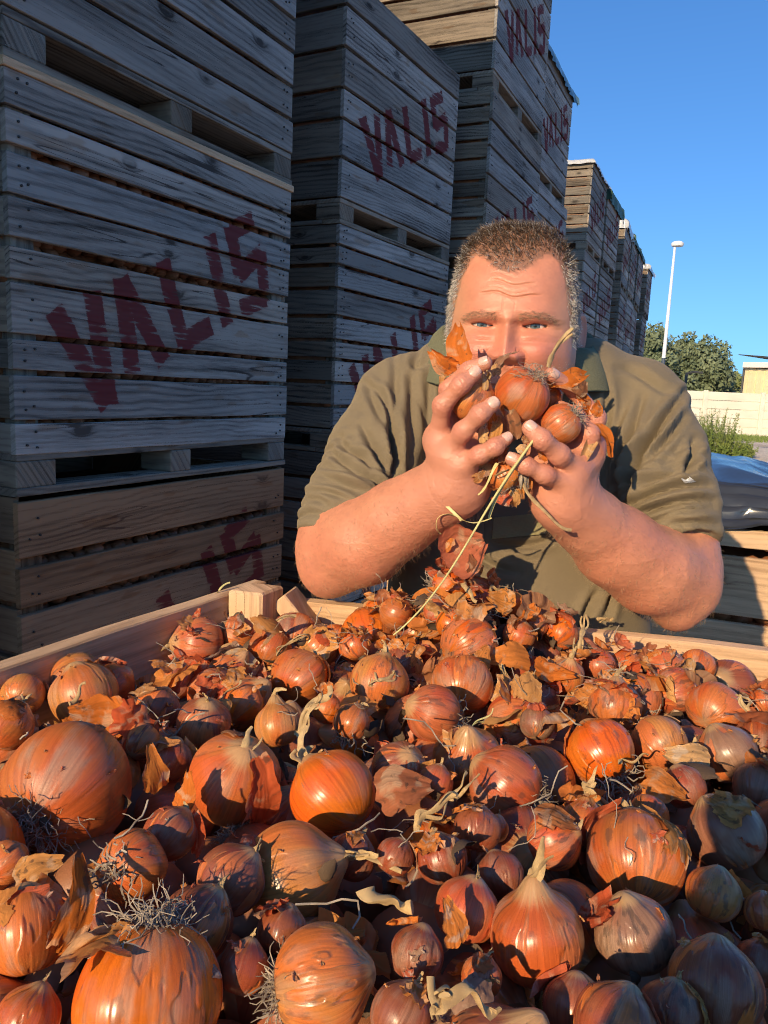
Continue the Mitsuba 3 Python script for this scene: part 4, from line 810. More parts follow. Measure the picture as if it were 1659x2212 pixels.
# ------------------------------------------------------------------ the man: a body as one surface, from joints
class Field:
    """A distance field on a grid; bones are added as round cones that run into each other softly."""
    def __init__(self, lo, hi, h):
        self.lo, self.h = np.asarray(lo, float), h
        self.n = np.ceil((np.asarray(hi, float) - self.lo) / h).astype(int) + 1
        self.D = np.full(self.n, 0.2, np.float32)
    def sub(self, a, b, m):
        i0 = np.clip(np.floor((np.minimum(a, b) - m - self.lo) / self.h).astype(int), 0, self.n - 1); i1 = np.clip(np.ceil((np.maximum(a, b) + m - self.lo) / self.h).astype(int) + 1, 1, self.n)
        sl = tuple(slice(p, q) for p, q in zip(i0, i1))
        ax = [(self.lo[k] + self.h * np.arange(i0[k], i1[k])).astype(np.float32) for k in range(3)]
        return sl, ax
    @staticmethod
    def smin(a, b, k):
        h = np.maximum(k - np.abs(a - b), 0) / k
        return np.minimum(a, b) - h * h * k * 0.25
    def bone(self, a, b, ra, rb, k=0.012, flat=None):
        """flat: (direction, factor): the bone's section is squeezed along that direction."""
        a, b = np.asarray(a, float), np.asarray(b, float); r = max(ra, rb); sl, (X, Y, Z) = self.sub(a, b, r * 1.25 + k * 1.6 + 0.006)
        if 0 in (len(X), len(Y), len(Z)): return
        ab = b - a; L2 = max(ab @ ab, 1e-12)
        px, py, pz = X[:, None, None] - a[0], Y[None, :, None] - a[1], Z[None, None, :] - a[2]
        t = np.clip((px * ab[0] + py * ab[1] + pz * ab[2]) / L2, 0, 1)
        qx, qy, qz = px - t * ab[0], py - t * ab[1], pz - t * ab[2]
        s2 = qx * qx + qy * qy + qz * qz; sc = 1.0
        if flat is not None:
            f = unit(flat[0]); c = qx * f[0] + qy * f[1] + qz * f[2]; s2 = s2 + c * c * (1 / flat[1] ** 2 - 1)
        d = np.sqrt(s2) - (ra + (rb - ra) * t)
        if flat is not None: d = d * (0.5 + 0.5 * flat[1])
        self.D[sl] = self.smin(self.D[sl], d.astype(np.float32), k)
    def merge(self, other, k): self.D = self.smin(self.D, other.D, k)
    def like(self): o = Field.__new__(Field); o.lo, o.h, o.n = self.lo, self.h, self.n; o.D = np.full(self.n, 0.2, np.float32); return o
    def carve(self, a, n):
        """Keep only what lies behind the plane through a with normal n."""
        X, Y, Z = [(self.lo[k] + self.h * np.arange(self.n[k])).astype(np.float32) for k in range(3)]
        n = unit(n); d = (X[:, None, None] - a[0]) * n[0] + (Y[None, :, None] - a[1]) * n[1] + (Z[None, None, :] - a[2]) * n[2]
        self.D = np.maximum(self.D, d)
    def mesh(self, smooth=2):
        D = self.D; s = D < 0; nx, ny, nz = D.shape
        c = [(i, j, k) for i in (0, 1) for j in (0, 1) for k in (0, 1)]
        sl = lambda o: tuple(slice(o[q], D.shape[q] - 1 + o[q]) for q in range(3))
        cnt = sum(s[sl(o)].astype(np.int8) for o in c); m = (cnt > 0) & (cnt < 8)
        I = np.argwhere(m); idx = np.full(m.shape, -1, np.int32); idx[m] = np.arange(len(I))
        val = {o: D[I[:, 0] + o[0], I[:, 1] + o[1], I[:, 2] + o[2]] for o in c}
        P, N = np.zeros((len(I), 3)), np.zeros(len(I))
        for o in c:
            for ax in range(3):
                if o[ax] == 0:
                    q = tuple(o[i] + (i == ax) for i in range(3)); a, b = val[o], val[q]; x = (a < 0) != (b < 0)
                    t = np.where(x, a / np.where(a - b == 0, 1, a - b), 0)
                    pos = np.array(o, float)[None].repeat(len(I), 0); pos[:, ax] += t
                    P[x] += pos[x]; N[x] += 1
        V = self.lo + self.h * (I + P / N[:, None])
        F = []
        for ax in range(3):
            u, v = (ax + 1) % 3, (ax + 2) % 3
            a = [slice(None)] * 3; b = [slice(None)] * 3; a[ax], b[ax] = slice(0, -1), slice(1, None)
            for q in (u, v): a[q] = b[q] = slice(1, -1)
            x = s[tuple(a)] != s[tuple(b)]; E_ = np.argwhere(x); E_[:, u] += 1; E_[:, v] += 1; ins = s[E_[:, 0], E_[:, 1], E_[:, 2]]
            def cell(du, dv): e = E_.copy(); e[:, u] -= du; e[:, v] -= dv; return idx[e[:, 0], e[:, 1], e[:, 2]]
            q4 = np.stack([cell(1, 1), cell(0, 1), cell(0, 0), cell(1, 0)], -1); q4[~ins] = q4[~ins][:, ::-1]
            F += [q4[:, [0, 1, 2]], q4[:, [0, 2, 3]]]
        F = np.vstack(F); F = F[(F >= 0).all(1)]
        if smooth:
            from scipy.sparse import coo_matrix
            e = np.vstack([F[:, [0, 1]], F[:, [1, 2]], F[:, [2, 0]]]); n = len(V)
            A = coo_matrix((np.ones(2 * len(e)), (np.r_[e[:, 0], e[:, 1]], np.r_[e[:, 1], e[:, 0]])), (n, n)).tocsr(); A.data[:] = 1
            w = 1 / np.maximum(np.asarray(A.sum(1)).ravel(), 1)
            for it in range(smooth):
                V = V + 0.55 * ((A @ V) * w[:, None] - V); V = V - 0.57 * ((A @ V) * w[:, None] - V)
        return V, F
def normals_of(v, f): return meshkit.arrays((v, f), True)[2]
def z6(x, y, d): return at(877.8 + 0.29765 * x, 713.2 + 0.29765 * y, d)      # surveyed on the close view of the hands

# arms and hands, joint by joint (wrist to fingertips), both cupped round the onions
def arm(elbow_chain, wrist, hand_pts, lo, hi, h):
    A = Field(lo, hi, h)
    for (a, ra), (b, rb) in zip(elbow_chain[:-1], elbow_chain[1:]): A.bone(a, b, ra, rb, 0.03)
    palm = A.like()
    for a, b, ra, rb, k in hand_pts['palm']: palm.bone(a, b, ra, rb, k)
    A.merge(palm, 0.022)
    fing = A.like()
    for ch in hand_pts['fingers']:
        ch = [(q, r * 0.93) for q, r in ch]; one = A.like()
        for i, ((a, ra), (b, rb)) in enumerate(zip(ch[:-1], ch[1:])):
            one.bone(a, b, ra, rb, 0.006)
            if i: one.bone(a, a + 1e-4, ra * 1.015, ra * 1.015, 0.006)
        fing.merge(one, 0.0025)
    A.merge(fing, 0.009)
    return A
L_WR = z6(372, 1115, .893)
L_MCP = [z6(300, 640, .893), z6(232, 800, .877), z6(300, 905, .868), z6(395, 985, .862)]
L_hand = {'palm': [(L_WR, L_MCP[i], 0.027, (0.0150, 0.0145, 0.0140, 0.0135)[i], 0.02) for i in range(4)] + [(L_MCP[i], L_MCP[i + 1], 0.0135, 0.0135, 0.012) for i in range(3)]
          + [(L_WR, z6(520, 990, .905), 0.026, 0.019, 0.02), (z6(380, 900, .89), z6(500, 900, .90), 0.018, 0.014, 0.02)],
          'fingers': [[(L_MCP[0], .0125), (z6(305, 425, .880), .0102), (z6(455, 292, .862), .0093), (z6(575, 240, .852), .0083)],
                      [(L_MCP[1], .0125), (z6(262, 545, .846), .0104), (z6(395, 398, .831), .0096), (z6(497, 312, .832), .0086)],
                      [(L_MCP[2], .0122), (z6(412, 735, .838), .0104), (z6(535, 610, .822), .0098), (z6(628, 535, .822), .0090)],
                      [(L_MCP[3], .0118), (z6(530, 905, .838), .0096), (z6(640, 850, .830), .0089), (z6(722, 790, .834), .0079)],
                      [(z6(520, 990, .905), .0165), (z6(540, 760, .915), .0135), (z6(510, 590, .918), .0115), (z6(500, 480, .912), .0095)]]}
L_ELB = at(726, 1196, 1.02)
LA = arm([(at(770, 1030, 1.09), .050), (at(734, 1150, 1.035), .046), (L_ELB, .0450), (at(790, 1170, .985), .0490), (at(868, 1116, .950), .0415), (at(935, 1075, .918), .0335), (L_WR, .0280)], L_WR, L_hand,
         np.minimum.reduce([L_ELB, L_WR, z6(575, 240, .85)]) - [.09, .06, .11], np.maximum.reduce([L_ELB, L_WR, z6(740, 240, .92)]) + [.03, .09, .05], 0.0016)
LA.bone(at(705, 1243, 1.012), at(724, 1216, 1.02), 0.024, 0.030, 0.028)
R_WR = z6(1135, 1215, .893)
R_MCP = [z6(1345, 820, .893), z6(1310, 905, .884), z6(1215, 1015, .868), z6(1165, 1105, .866)]
R_hand = {'palm': [(R_WR, R_MCP[i], 0.0265, (0.0150, 0.0145, 0.0140, 0.0135)[i], 0.02) for i in range(4)] + [(R_MCP[i], R_MCP[i + 1], 0.0135, 0.0135, 0.012) for i in range(3)]
          + [(R_WR, z6(960, 1010, .910), 0.025, 0.018, 0.02), (z6(1150, 1000, .895), z6(1240, 880, .900), 0.018, 0.014, 0.02)],
          'fingers': [[(R_MCP[0], .0125), (z6(1378, 640, .886), .0104), (z6(1225, 440, .888), .0096), (z6(1050, 325, .868), .0088)],
                      [(R_MCP[1], .0125), (z6(1330, 760, .868), .0112), (z6(1230, 620, .880), .0098), (z6(1120, 560, .880), .0085)],
                      [(R_MCP[2], .0125), (z6(1112, 905, .838), .0112), (z6(985, 795, .824), .0103), (z6(895, 712, .828), .0093)],
                      [(R_MCP[3], .0120), (z6(1005, 1050, .842), .0099), (z6(870, 985, .836), .0091), (z6(765, 935, .840), .0081)],
                      [(z6(960, 1010, .910), .0160), (z6(960, 800, .915), .0130), (z6(985, 650, .912), .0112), (z6(1000, 560, .905), .0095)]]}
R_ELB = at(1470, 1262, 1.015)
RA_ = arm([(at(1450, 1040, 1.09), .050), (at(1458, 1190, 1.035), .046), (R_ELB, .0435), (at(1405, 1232, .985), .0500), (at(1330, 1180, .955), .0455), (at(1262, 1120, .920), .0350), (R_WR, .0285)], R_WR, R_hand,
          np.minimum.reduce([R_ELB, R_WR, z6(720, 300, .82)]) - [.02, .03, .11], np.maximum.reduce([R_ELB, R_WR, z6(1400, 240, .92)]) + [.09, .09, .04], 0.0016)
RA_.bone(at(1458, 1325, 1.008), at(1472, 1270, 1.02), 0.021, 0.030, 0.026)
RA_.bone(at(1508, 1225, 1.03), at(1486, 1180, 1.04), 0.026, 0.034, 0.02)
arms = [LA.mesh(4), RA_.mesh(4)]
for i in (0, 1):                                                     # sinews, veins and creases
    v, f = arms[i]; n_ = normals_of(v, f); ridge_ = 1 - np.abs(2 * meshkit.noise(v * [34, 30, 34], 70 + i) - 1)
    arms[i] = (v + n_ * (0.0012 * (meshkit.fbm(v * 40, 4, 50 + i) - 0.5) + 0.0003 * (sm(0.80, 1.0, ridge_)) + 0.00025 * (meshkit.fbm(v * [150, 150, 150], 3, 54) - 0.5))[:, None], f)

joints = [[ch[i][0] for ch in hd['fingers'] for i in (1, 2)] for hd in (L_hand, R_hand)]; dirs_ = [[unit(ch[min(i + 1, len(ch) - 1)][0] - ch[i - 1][0]) for ch in hd['fingers'] for i in (1, 2)] for hd in (L_hand, R_hand)]
knuckle = []
for i in (0, 1):                                                     # creased skin over the finger joints
    v, f = arms[i]; n_ = normals_of(v, f); dsp = np.zeros(len(v)); kn = np.zeros(len(v))
    for j, d in zip(joints[i], dirs_[i]):
        q = v - j; ax = q @ d; rad = np.linalg.norm(q - ax[:, None] * d, axis=1); near = sm(0.017, 0.011, rad); kn = np.maximum(kn, near * np.exp(-(ax / 0.006) ** 2)); wob = 0.0012 * (meshkit.noise(v * 300, 6) - 0.5)
        for c in (-0.0042, -0.0015, 0.0012, 0.0040): dsp -= 0.0006 * near * np.exp(-((ax - c + wob) / 0.00085) ** 2)
    for wr, d in ((L_WR, unit(L_WR - L_ELB)),) if i == 0 else ((R_WR, unit(R_WR - R_ELB)),):
        ax = (v - wr) @ d
        for c in (-0.012, -0.004): dsp -= 0.0004 * sm(0.35, 0.65, meshkit.noise(v * 55, 18)) * np.exp(-((ax - c + 0.012 * (meshkit.noise(v * 40, 8) - 0.5)) / 0.0011) ** 2)
    arms[i] = (v + n_ * dsp[:, None], f); knuckle.append(kn)

# the head: a skull outline shaped by many small pushes, in its own frame (x to the right of the picture, y forwards, z up; eyes at z = 0)
EYE_MID = at(1098, 702.5, .952)
hf = unit(np.array([EYE[0] - EYE_MID[0] - 0.075, EYE[1] - EYE_MID[1], -0.075])); hx_ = unit(np.cross(hf, [0.0, 0, 1])); hz_ = np.cross(hx_, hf)
hx_ = -hx_ if hx_[0] < 0 else hx_; hz_ = hz_ if hz_[2] > 0 else -hz_
HO = EYE_MID - hf * 0.0835
def head_world(P): return HO + P[..., :1] * hx_ + P[..., 1:2] * hf + P[..., 2:3] * hz_
def head_mesh(nt=330, nl=420):
    t = np.linspace(0, 1, nt) ** 1.0 * np.pi
    q = np.linspace(-1, 1, nl, endpoint=False); lon = np.pi * (0.42 * q + 0.58 * q ** 3)          # finer at the front
    TT, LL = np.meshgrid(t, lon, indexing='ij')
    ct, st = np.cos(TT), np.sin(TT)
    z = np.where(ct > 0, 0.127 * ct, 0.150 * ct)
    pw = lambda x, e: np.sign(x) * np.abs(x) ** e
    zz = np.clip(-z / 0.15, 0, 1)
    a = 0.0845 * (1 - 0.17 * sm(0.50, 1.0, zz)) ; bf = 0.098 * (1 - 0.02 * zz) ; bb = 0.100 * (1 - 0.30 * sm(0.2, 0.9, zz))
    s = np.abs(st) ** np.where(ct > 0, 0.71, 0.73)
    x = a * s * pw(np.sin(LL), 0.92); yc = np.cos(LL); y = np.where(yc > 0, bf, bb) * s * pw(yc, 0.80)
    y = y + 0.010 * sm(0.45, 0.85, zz) * (yc > 0) * yc - 0.018 * sm(0.045, 0.125, z) * np.clip(yc, 0, 1)
    P = np.stack([x, y, z], -1)
    front = sm(0.012, 0.045, P[..., 1]); X, Z = P[..., 0].copy(), P[..., 2].copy()
    G = lambda cx, cz, sx, sz: np.exp(-((X - cx) / sx) ** 2 / 2 - ((Z - cz) / sz) ** 2 / 2)
    d = np.zeros_like(X)
    for m in (-1, 1):
        d += 0.0070 * G(m * 0.030, 0.0150, 0.021, 0.0065) - 0.0095 * G(m * 0.0335, -0.001, 0.0155, 0.0095) - 0.0055 * G(m * 0.0145, 0.0, 0.0065, 0.010)
        d += 0.0100 * G(m * 0.043, -0.032, 0.016, 0.013) + 0.0040 * G(m * 0.050, -0.062, 0.020, 0.025) - 0.0030 * G(m * 0.066, 0.030, 0.012, 0.022)
        d += 0.0062 * G(m * 0.0350, 0.0068, 0.0185, 0.0038)                                       # hooded upper lids
        d += 0.0036 * G(m * 0.0335, -0.0120, 0.013, 0.0040) - 0.0032 * G(m * 0.034, -0.0195, 0.014, 0.0018) - 0.0014 * G(m * 0.033, -0.0155, 0.011, 0.0010)   # bags
        al = np.hypot(X - m * (0.0185 + 0.36 * np.clip(-0.036 - Z, 0, 0.05)), (Z + 0.052) * 0.25)
        d -= 0.0068 * np.exp(-(al / 0.0040) ** 2) * sm(-0.030, -0.042, Z) * sm(-0.085, -0.066, Z)    # fold from the nose to the mouth
        d += 0.0115 * G(m * 0.0150, -0.0385, 0.0055, 0.0062) - 0.0030 * np.exp(-((np.hypot(X - m * 0.0150, Z + 0.0385) - 0.0095) / 0.0022) ** 2) * (X * m > 0.012)                                         # nostril wings
        d -= 0.0045 * G(m * 0.0070, -0.0465, 0.0034, 0.0022)
        for i_, (ox, oz, an) in enumerate(((0.052, 0.003, 0.3), (0.054, -0.004, -0.1), (0.053, -0.011, -0.45))):     # crow's feet
            u = (X - m * ox) * m * math.cos(an) + (Z - oz) * math.sin(an); v = -(X - m * ox) * m * math.sin(an) + (Z - oz) * math.cos(an)
            d -= 0.0014 * np.exp(-(v / 0.0010) ** 2) * np.exp(-((u - 0.006) / 0.006) ** 2)
        d -= 0.0007 * np.exp(-((X - m * (0.0055 + 0.002 * (Z > 0))) / 0.0011) ** 2) * np.exp(-((Z - 0.022) / 0.010) ** 2) * (1.0 if m < 0 else 0.6)   # frown lines
    br = sm(0.012, 0.0, Z) * sm(-0.046, -0.036, Z)
    hgt = np.interp(Z, [-0.060, -0.048, -0.044, -0.036, -0.028, -0.012, 0.0, 0.014], [0, 0.003, 0.009, 0.0200, 0.0205, 0.0145, 0.0065, 0.0])
    wid = np.interp(Z, [-0.055, -0.040, -0.030, -0.012, 0.002, 0.012], [0.0095, 0.0105, 0.0095, 0.0072, 0.0066, 0.010])
    d += hgt * np.exp(-(np.abs(X) / wid) ** 2.0 * 0.75) + 0.0050 * G(0, -0.0385, 0.0085, 0.0070)
    d += 0.0060 * G(0, -0.074, 0.022, 0.009) - 0.0045 * np.exp(-((Z + 0.074) / 0.0012) ** 2) * sm(0.027, 0.020, np.abs(X)) + 0.008 * G(0, -0.112, 0.022, 0.014) - 0.004 * G(0, -0.092, 0.03, 0.006)
    wz = Z + 0.0022 * np.sin(X * 70) + 0.0016 * np.sin(X * 160 + 1) - 6.0 * X * X * 0.35
    for z0, amp0, xw, sh in ((0.0350, 0.0013, 0.042, 0.0), (0.0395, 0.0008, 0.036, -0.004), (0.0490, 0.0009, 0.032, 0.002), (0.0585, 0.0004, 0.030, 0.0)):
        amp = amp0 * 1.7
        d -= amp * np.exp(-((wz - z0) / 0.0011) ** 2) * sm(xw, xw * 0.6, np.abs(X - sh)) - amp * 0.55 * np.exp(-((wz - z0 - 0.0040) / 0.0024) ** 2) * sm(xw, xw * 0.6, np.abs(X - sh))
    P[..., 1] += d * front
    P[..., 0] += np.sign(X) * 0.004 * np.exp(-((Z + 0.055) / 0.03) ** 2) * sm(0.05, 0.075, np.abs(X))
    # lids: the skin lies close on the eyeball, and falls back behind it inside the slit
    for m, ow, oh in ((-1, 0.0142, 0.0026), (1, 0.0150, 0.0036)):
        ex, ez, ey = m * 0.0327, -0.0005, EYE_Y; r2 = (P[..., 0] - ex) ** 2 + (P[..., 2] - ez) ** 2
        dome = ey + np.sqrt(np.maximum(EYE_R ** 2 - r2, 0))
        over = np.where(P[..., 2] > ez, 0.0022, 0.0012)
        tgt = dome + over
        u = np.clip((P[..., 0] - ex) / ow, -1, 1); half = oh * (1 - u * u) * np.where(P[..., 2] > ez, 1.0, 0.85)
        dz = P[..., 2] - ez - 0.0006 * u * m
        slit = sm(half + 0.0007, half - 0.0007, np.abs(dz)) * (np.abs(P[..., 0] - ex) < ow)
        tgt = np.where(r2 < (EYE_R * 0.985) ** 2, tgt, -1.0); b0 = P[..., 1]; h_ = np.maximum(0.005 - np.abs(b0 - tgt), 0) / 0.005
        y1 = np.where(tgt > 0, np.maximum(b0, tgt) + h_ * h_ * 0.00125, b0)
        P[..., 1] = np.where(front > 0.5, y1 * (1 - slit) + np.minimum(y1, dome - 0.0030) * slit, b0)
    return P, TT, LL, X, Z, front
EYE_R, EYE_Y = 0.0150, 0.0684
HP, HT, HL, HX, HZ, HFRONT = head_mesh()
hn = HP.shape
hv = HP.reshape(-1, 3); hfc = grid_faces(hn[0], hn[1], True)
_c = np.cross(hv[hfc[:, 1]] - hv[hfc[:, 0]], hv[hfc[:, 2]] - hv[hfc[:, 0]])
if np.mean(np.einsum('ij,ij->i', _c, hv[hfc[:, 0]])) < 0: hfc = hfc[:, ::-1]
hfc = hfc[np.linalg.norm(np.cross(hv[hfc[:, 1]] - hv[hfc[:, 0]], hv[hfc[:, 2]] - hv[hfc[:, 0]]), axis=1) > 1e-13]
def ear(side):
    u, v = np.meshgrid(np.linspace(0, np.pi, 22), np.linspace(0, 2 * np.pi, 34, endpoint=False), indexing='ij')
    x, y, z = 0.009 * np.cos(u), 0.021 * np.sin(u) * np.cos(v), 0.034 * np.sin(u) * np.sin(v)
    rim = np.sin(u) ; x = x * (1.0 + 0.0 * z) + 0.006 * sm(0.70, 0.95, rim) * np.where(x > 0, 1, 0.3) - 0.003 * sm(0.8, 0.3, rim) * (x > 0)
    y = y * (1 + 0.18 * np.sign(z) * np.abs(z) / 0.034)
    Y = y * math.cos(0.45) - x * math.sin(0.45) * 1.2; Xx = x * math.cos(0.45) + y * -0.55 * -1 * 0.0 + x * 0.4 - y * 0.45
    P = np.stack([side * (0.0815 + 0.8 * Xx), -0.028 + Y, -0.014 + z], -1)
    f = grid_faces(22, 34, True)
    return P.reshape(-1, 3), (f if side > 0 else f[:, ::-1])
ears = [ear(-1), ear(1)]
# neck and the trunk under the clothes
NK = HO - hz_ * 0.10 - hf * 0.035
tb = Field([-0.16, 0.90, 0.75], [0.62, 1.45, 1.52], 0.008)
tb.bone(HO - hz_ * 0.06 - hf * 0.02, at(1115, 880, 1.17), 0.066, 0.078, 0.03); tb.bone(at(900, 900, 1.17), at(1370, 910, 1.17), 0.055, 0.055, 0.05); tb.bone(at(1120, 950, 1.20), at(1120, 1350, 1.16), 0.095, 0.10, 0.06)
tb.bone(at(890, 900, 1.17), at(770, 1030, 1.10), 0.05, 0.045, 0.04); tb.bone(at(1380, 910, 1.17), at(1450, 1040, 1.10), 0.05, 0.045, 0.04)
trunk = tb.mesh(2)
# skin colour by place: flush of cheeks, nose and knuckles, brows, hair roots, stubble
def skin_colors(v, kind):
    n1 = meshkit.fbm(v * 60, 4, 3)[:, None]; n2 = meshkit.noise(v * 420, 5)[:, None]; n3 = meshkit.fbm(v * 22, 3, 9)[:, None]
    n4 = meshkit.fbm(v * [190, 150, 190], 3, 15)[:, None]; fr = sm(0.80, 0.86, meshkit.noise(v * 260, 77))[:, None]
    base = np.array([0.505, 0.222, 0.133]) * (0.78 + 0.30 * n1 + 0.12 * n2 + 0.12 * n4)
    return base * (1 - 0.30 * (n3 - 0.15) * np.array([0.25, 1.0, 1.0])) * (1 - (0.05 if kind == 0 else 0.12) * fr)
hcol = skin_colors(hv, 0); X_, Z_, Y_ = HX.ravel(), HZ.ravel(), hv[:, 1]
def blend(c, col, w): return c * (1 - w[:, None]) + np.asarray(col) * w[:, None]
g2 = lambda cx, cz, sx, sz: np.exp(-((X_ - cx) / sx) ** 2 / 2 - ((Z_ - cz) / sz) ** 2 / 2) * (Y_ > 0)
mott = 0.6 + 0.8 * meshkit.fbm(hv * 90, 3, 12)
for m in (-1, 1):
    hcol = blend(hcol, (0.55, 0.185, 0.130), np.clip(0.80 * g2(m * 0.040, -0.034, 0.020, 0.016) * mott, 0, 1))
    hcol = blend(hcol, (0.42, 0.20, 0.15), np.clip(0.45 * g2(m * 0.0335, 0.003, 0.014, 0.003) + 0.35 * g2(m * 0.0335, -0.006, 0.013, 0.0022), 0, 1))
    hcol = blend(hcol, (0.30, 0.17, 0.11), np.clip(0.22 * g2(m * 0.033, 0.0118 , 0.017, 0.0032) * mott, 0, 1))
hcol = blend(hcol, (0.55, 0.185, 0.135), np.clip(0.7 * g2(0, -0.036, 0.012, 0.012) * mott, 0, 1))
hcol = blend(hcol, (0.54, 0.215, 0.145), np.clip(0.55 * g2(0, 0.040, 0.045, 0.020) * mott, 0, 1))
def hairline(x): return np.interp(np.abs(x), [0, .014, .026, .037, .047, .055, .0620, .068, .0730, .0775, .09], [.059, .063, .072, .083, .084, .075, .058, .034, .006, -.022, -.030])
hair_in = sm(-0.004, 0.006, Z_ - hairline(X_) + 0.008 * (meshkit.noise(hv * 130, 8) - 0.5)) * (Y_ > -0.02) + (Y_ <= -0.02) * sm(-0.085, -0.07, Z_)
hcol = blend(hcol, (0.13, 0.085, 0.06), 0.70 * hair_in * (0.75 + 0.25 * mott))
for m in (-1, 1): hcol = blend(hcol, (0.47, 0.255, 0.15), np.clip(0.6 * g2(m * 0.068, 0.018, 0.012, 0.035), 0, 1))
stub = sm(-0.045, -0.065, Z_) * sm(0.03, 0.06, np.abs(X_) + 0.03 * (Z_ < -0.06)) * (Y_ > -0.03)
hcol = blend(hcol, (0.50, 0.33, 0.26), 0.4 * stub * (meshkit.noise(hv * 700, 2) > 0.5))
acol = [skin_colors(v, 1) * np.array([0.97, 0.98, 0.97]) for v, f in arms]
for i, (v, f) in enumerate(arms):                                    # knuckles and hands a little redder
    hw = sm(0.93, 0.86, (v - EYE) @ FW)
    acol[i] = blend(acol[i], (0.50, 0.215, 0.15), 0.6 * hw * (0.5 + 0.9 * meshkit.fbm(v * 120, 3, 21)).clip(0, 1))
    acol[i] = blend(acol[i], (0.47, 0.165, 0.115), 0.45 * knuckle[i])
pieces = [(head_world(hv), hfc, hcol)] + [(head_world(v), f, np.tile([0.50, 0.20, 0.14], (len(v), 1))) for v, f in ears] + [(arms[i][0], arms[i][1], acol[i]) for i in (0, 1)] + [(trunk[0], trunk[1], skin_colors(trunk[0], 2))]
pv, pf = cat([(v, f) for v, f, c in pieces]); pcol = np.clip(np.vstack([c for v, f, c in pieces]), 0.01, 0.95)
def pores(p, n, uv): return 0.5 * noise(p.x * 900, p.y * 900, p.z * 900) + 0.35 * noise(p.x * 380, p.y * 380, p.z * 380) + 0.6 * fbm(p.x * 150, p.y * 150, p.z * 150)
scene['skin'] = {'type': 'twosided', 'bsdf': {'type': 'bumpmap', 'tex': mikit.proc(pores, 0.0005), 'scale': 0.0009, 'bsdf': {'type': 'principled', 'base_color': {'type': 'mesh_attribute', 'name': 'vertex_color'}, 'roughness': 0.43, 'specular': 0.48, 'sheen': 0.1}}}
man = solo('person', mikit.ply((pv, pf), 'skin', smooth=True, color=pcol), 'heavy man with greying hair in olive sweatshirt, smelling onions held in both hands', 'person')
# eyes
def eyeball(m):
    s = trimesh.creation.uv_sphere(1.0, count=[72, 96]); v = np.array(s.vertices)[:, [0, 2, 1]] * [1, 1, 1]; f = np.array(s.faces)[:, ::-1]
    g = unit(np.array([m * 0.00, 1.0, 0.03])); ang = np.degrees(np.arccos(np.clip(v @ g, -1, 1)))
    c = np.tile([0.52, 0.43, 0.39], (len(v), 1)) ; ir = 23.5
    st = meshkit.noise(np.stack([np.arctan2(v[:, 0], v[:, 2]) * 9, ang * 0.1, 0 * ang], -1))[:, None]
    c = np.where(ang[:, None] < ir, np.array([0.075, 0.108, 0.125]) * (0.6 + 0.8 * st), c); c = np.where((ang[:, None] < ir) & (ang[:, None] > ir - 3.5), np.array([0.05, 0.07, 0.09]), c); c = np.where(ang[:, None] < 8.5, np.array([0.008, 0.008, 0.01]), c)
    P = v * EYE_R + np.array([m * 0.0327, EYE_Y, -0.0005])
    return mikit.ply((head_world(P), f), 'eye_wet', smooth=True, color=c)
scene['eye_wet'] = {'type': 'twosided', 'bsdf': {'type': 'principled', 'base_color': {'type': 'mesh_attribute', 'name': 'vertex_color'}, 'roughness': 0.12, 'specular': 0.6, 'clearcoat': 0.6, 'clearcoat_gloss': 0.95}}
for m in (-1, 1): part(man, 'eye', eyeball(m))
# hair: single strands from the scalp; brows and lashes
hnrm = normals_of(hv, hfc)
def strands(roots, nrm, comb, length, width, rng, bendf=0.5, segs=3):
    n = len(roots); L = (length * rng.uniform(0.6, 1.2, n))[:, None]
    d = nrm + comb + rng.normal(0, 0.30, (n, 3)); d /= np.linalg.norm(d, axis=1, keepdims=True); g = comb + rng.normal(0, 0.15, (n, 3))
    pts = [roots - nrm * 0.0012]
    for k in range(segs):
        d = d + bendf * g / segs; d /= np.linalg.norm(d, axis=1, keepdims=True); pts.append(pts[-1] + d * L / segs)
    s = np.cross(d, rng.normal(size=(n, 3))); s /= np.linalg.norm(s, axis=1, keepdims=True) + 1e-9; b = np.cross(d, s)
    V = []
    for k in range(segs):
        w = width * (1 - 0.55 * k / segs)
        for a in (0, 2.094, 4.189): V.append(pts[k] + (s * math.cos(a) + b * math.sin(a)) * w)
    V.append(pts[-1]); m = len(V); V = np.stack(V, 1).reshape(-1, 3); f = []
    for k in range(segs - 1):
        for a in range(3): f += [[k * 3 + a, k * 3 + (a + 1) % 3, k * 3 + 3 + (a + 1) % 3], [k * 3 + a, k * 3 + 3 + (a + 1) % 3, k * 3 + 3 + a]]
    for a in range(3): f.append([(segs - 1) * 3 + a, (segs - 1) * 3 + (a + 1) % 3, m - 1])
    return V, (np.array(f)[None] + m * np.arange(n)[:, None, None]).reshape(-1, 3), m
kr_ = np.random.default_rng(31)
area = np.linalg.norm(np.cross(hv[hfc[:, 1]] - hv[hfc[:, 0]], hv[hfc[:, 2]] - hv[hfc[:, 0]]), axis=1)
fw_ = area * hair_in[hfc].mean(1) ** 1.5 * sm(-0.008, 0.034, (Z_ - hairline(X_))[hfc].mean(1) + 0.05 * (hv[hfc[:, 0], 1] < 0.0)) * (1 + 1.2 * (hv[hfc[:, 0], 1] > 0))
nH = 15000; fi = kr_.choice(len(hfc), nH, p=fw_ / fw_.sum()); bc = kr_.dirichlet([1, 1, 1], nH)
rootp = np.einsum('ij,ijk->ik', bc, hv[hfc[fi]]); rn_ = unit(1) * 0 if False else hnrm[hfc[fi, 0]]
topw = sm(0.055, 0.10, rootp[:, 2]); side = np.sign(rootp[:, 0])
comb = np.stack([-0.25 * topw + 0.0 * side, 0.75 * topw + 0.10 * (1 - topw), -0.50 * (1 - topw) + 0.15 * topw], -1)
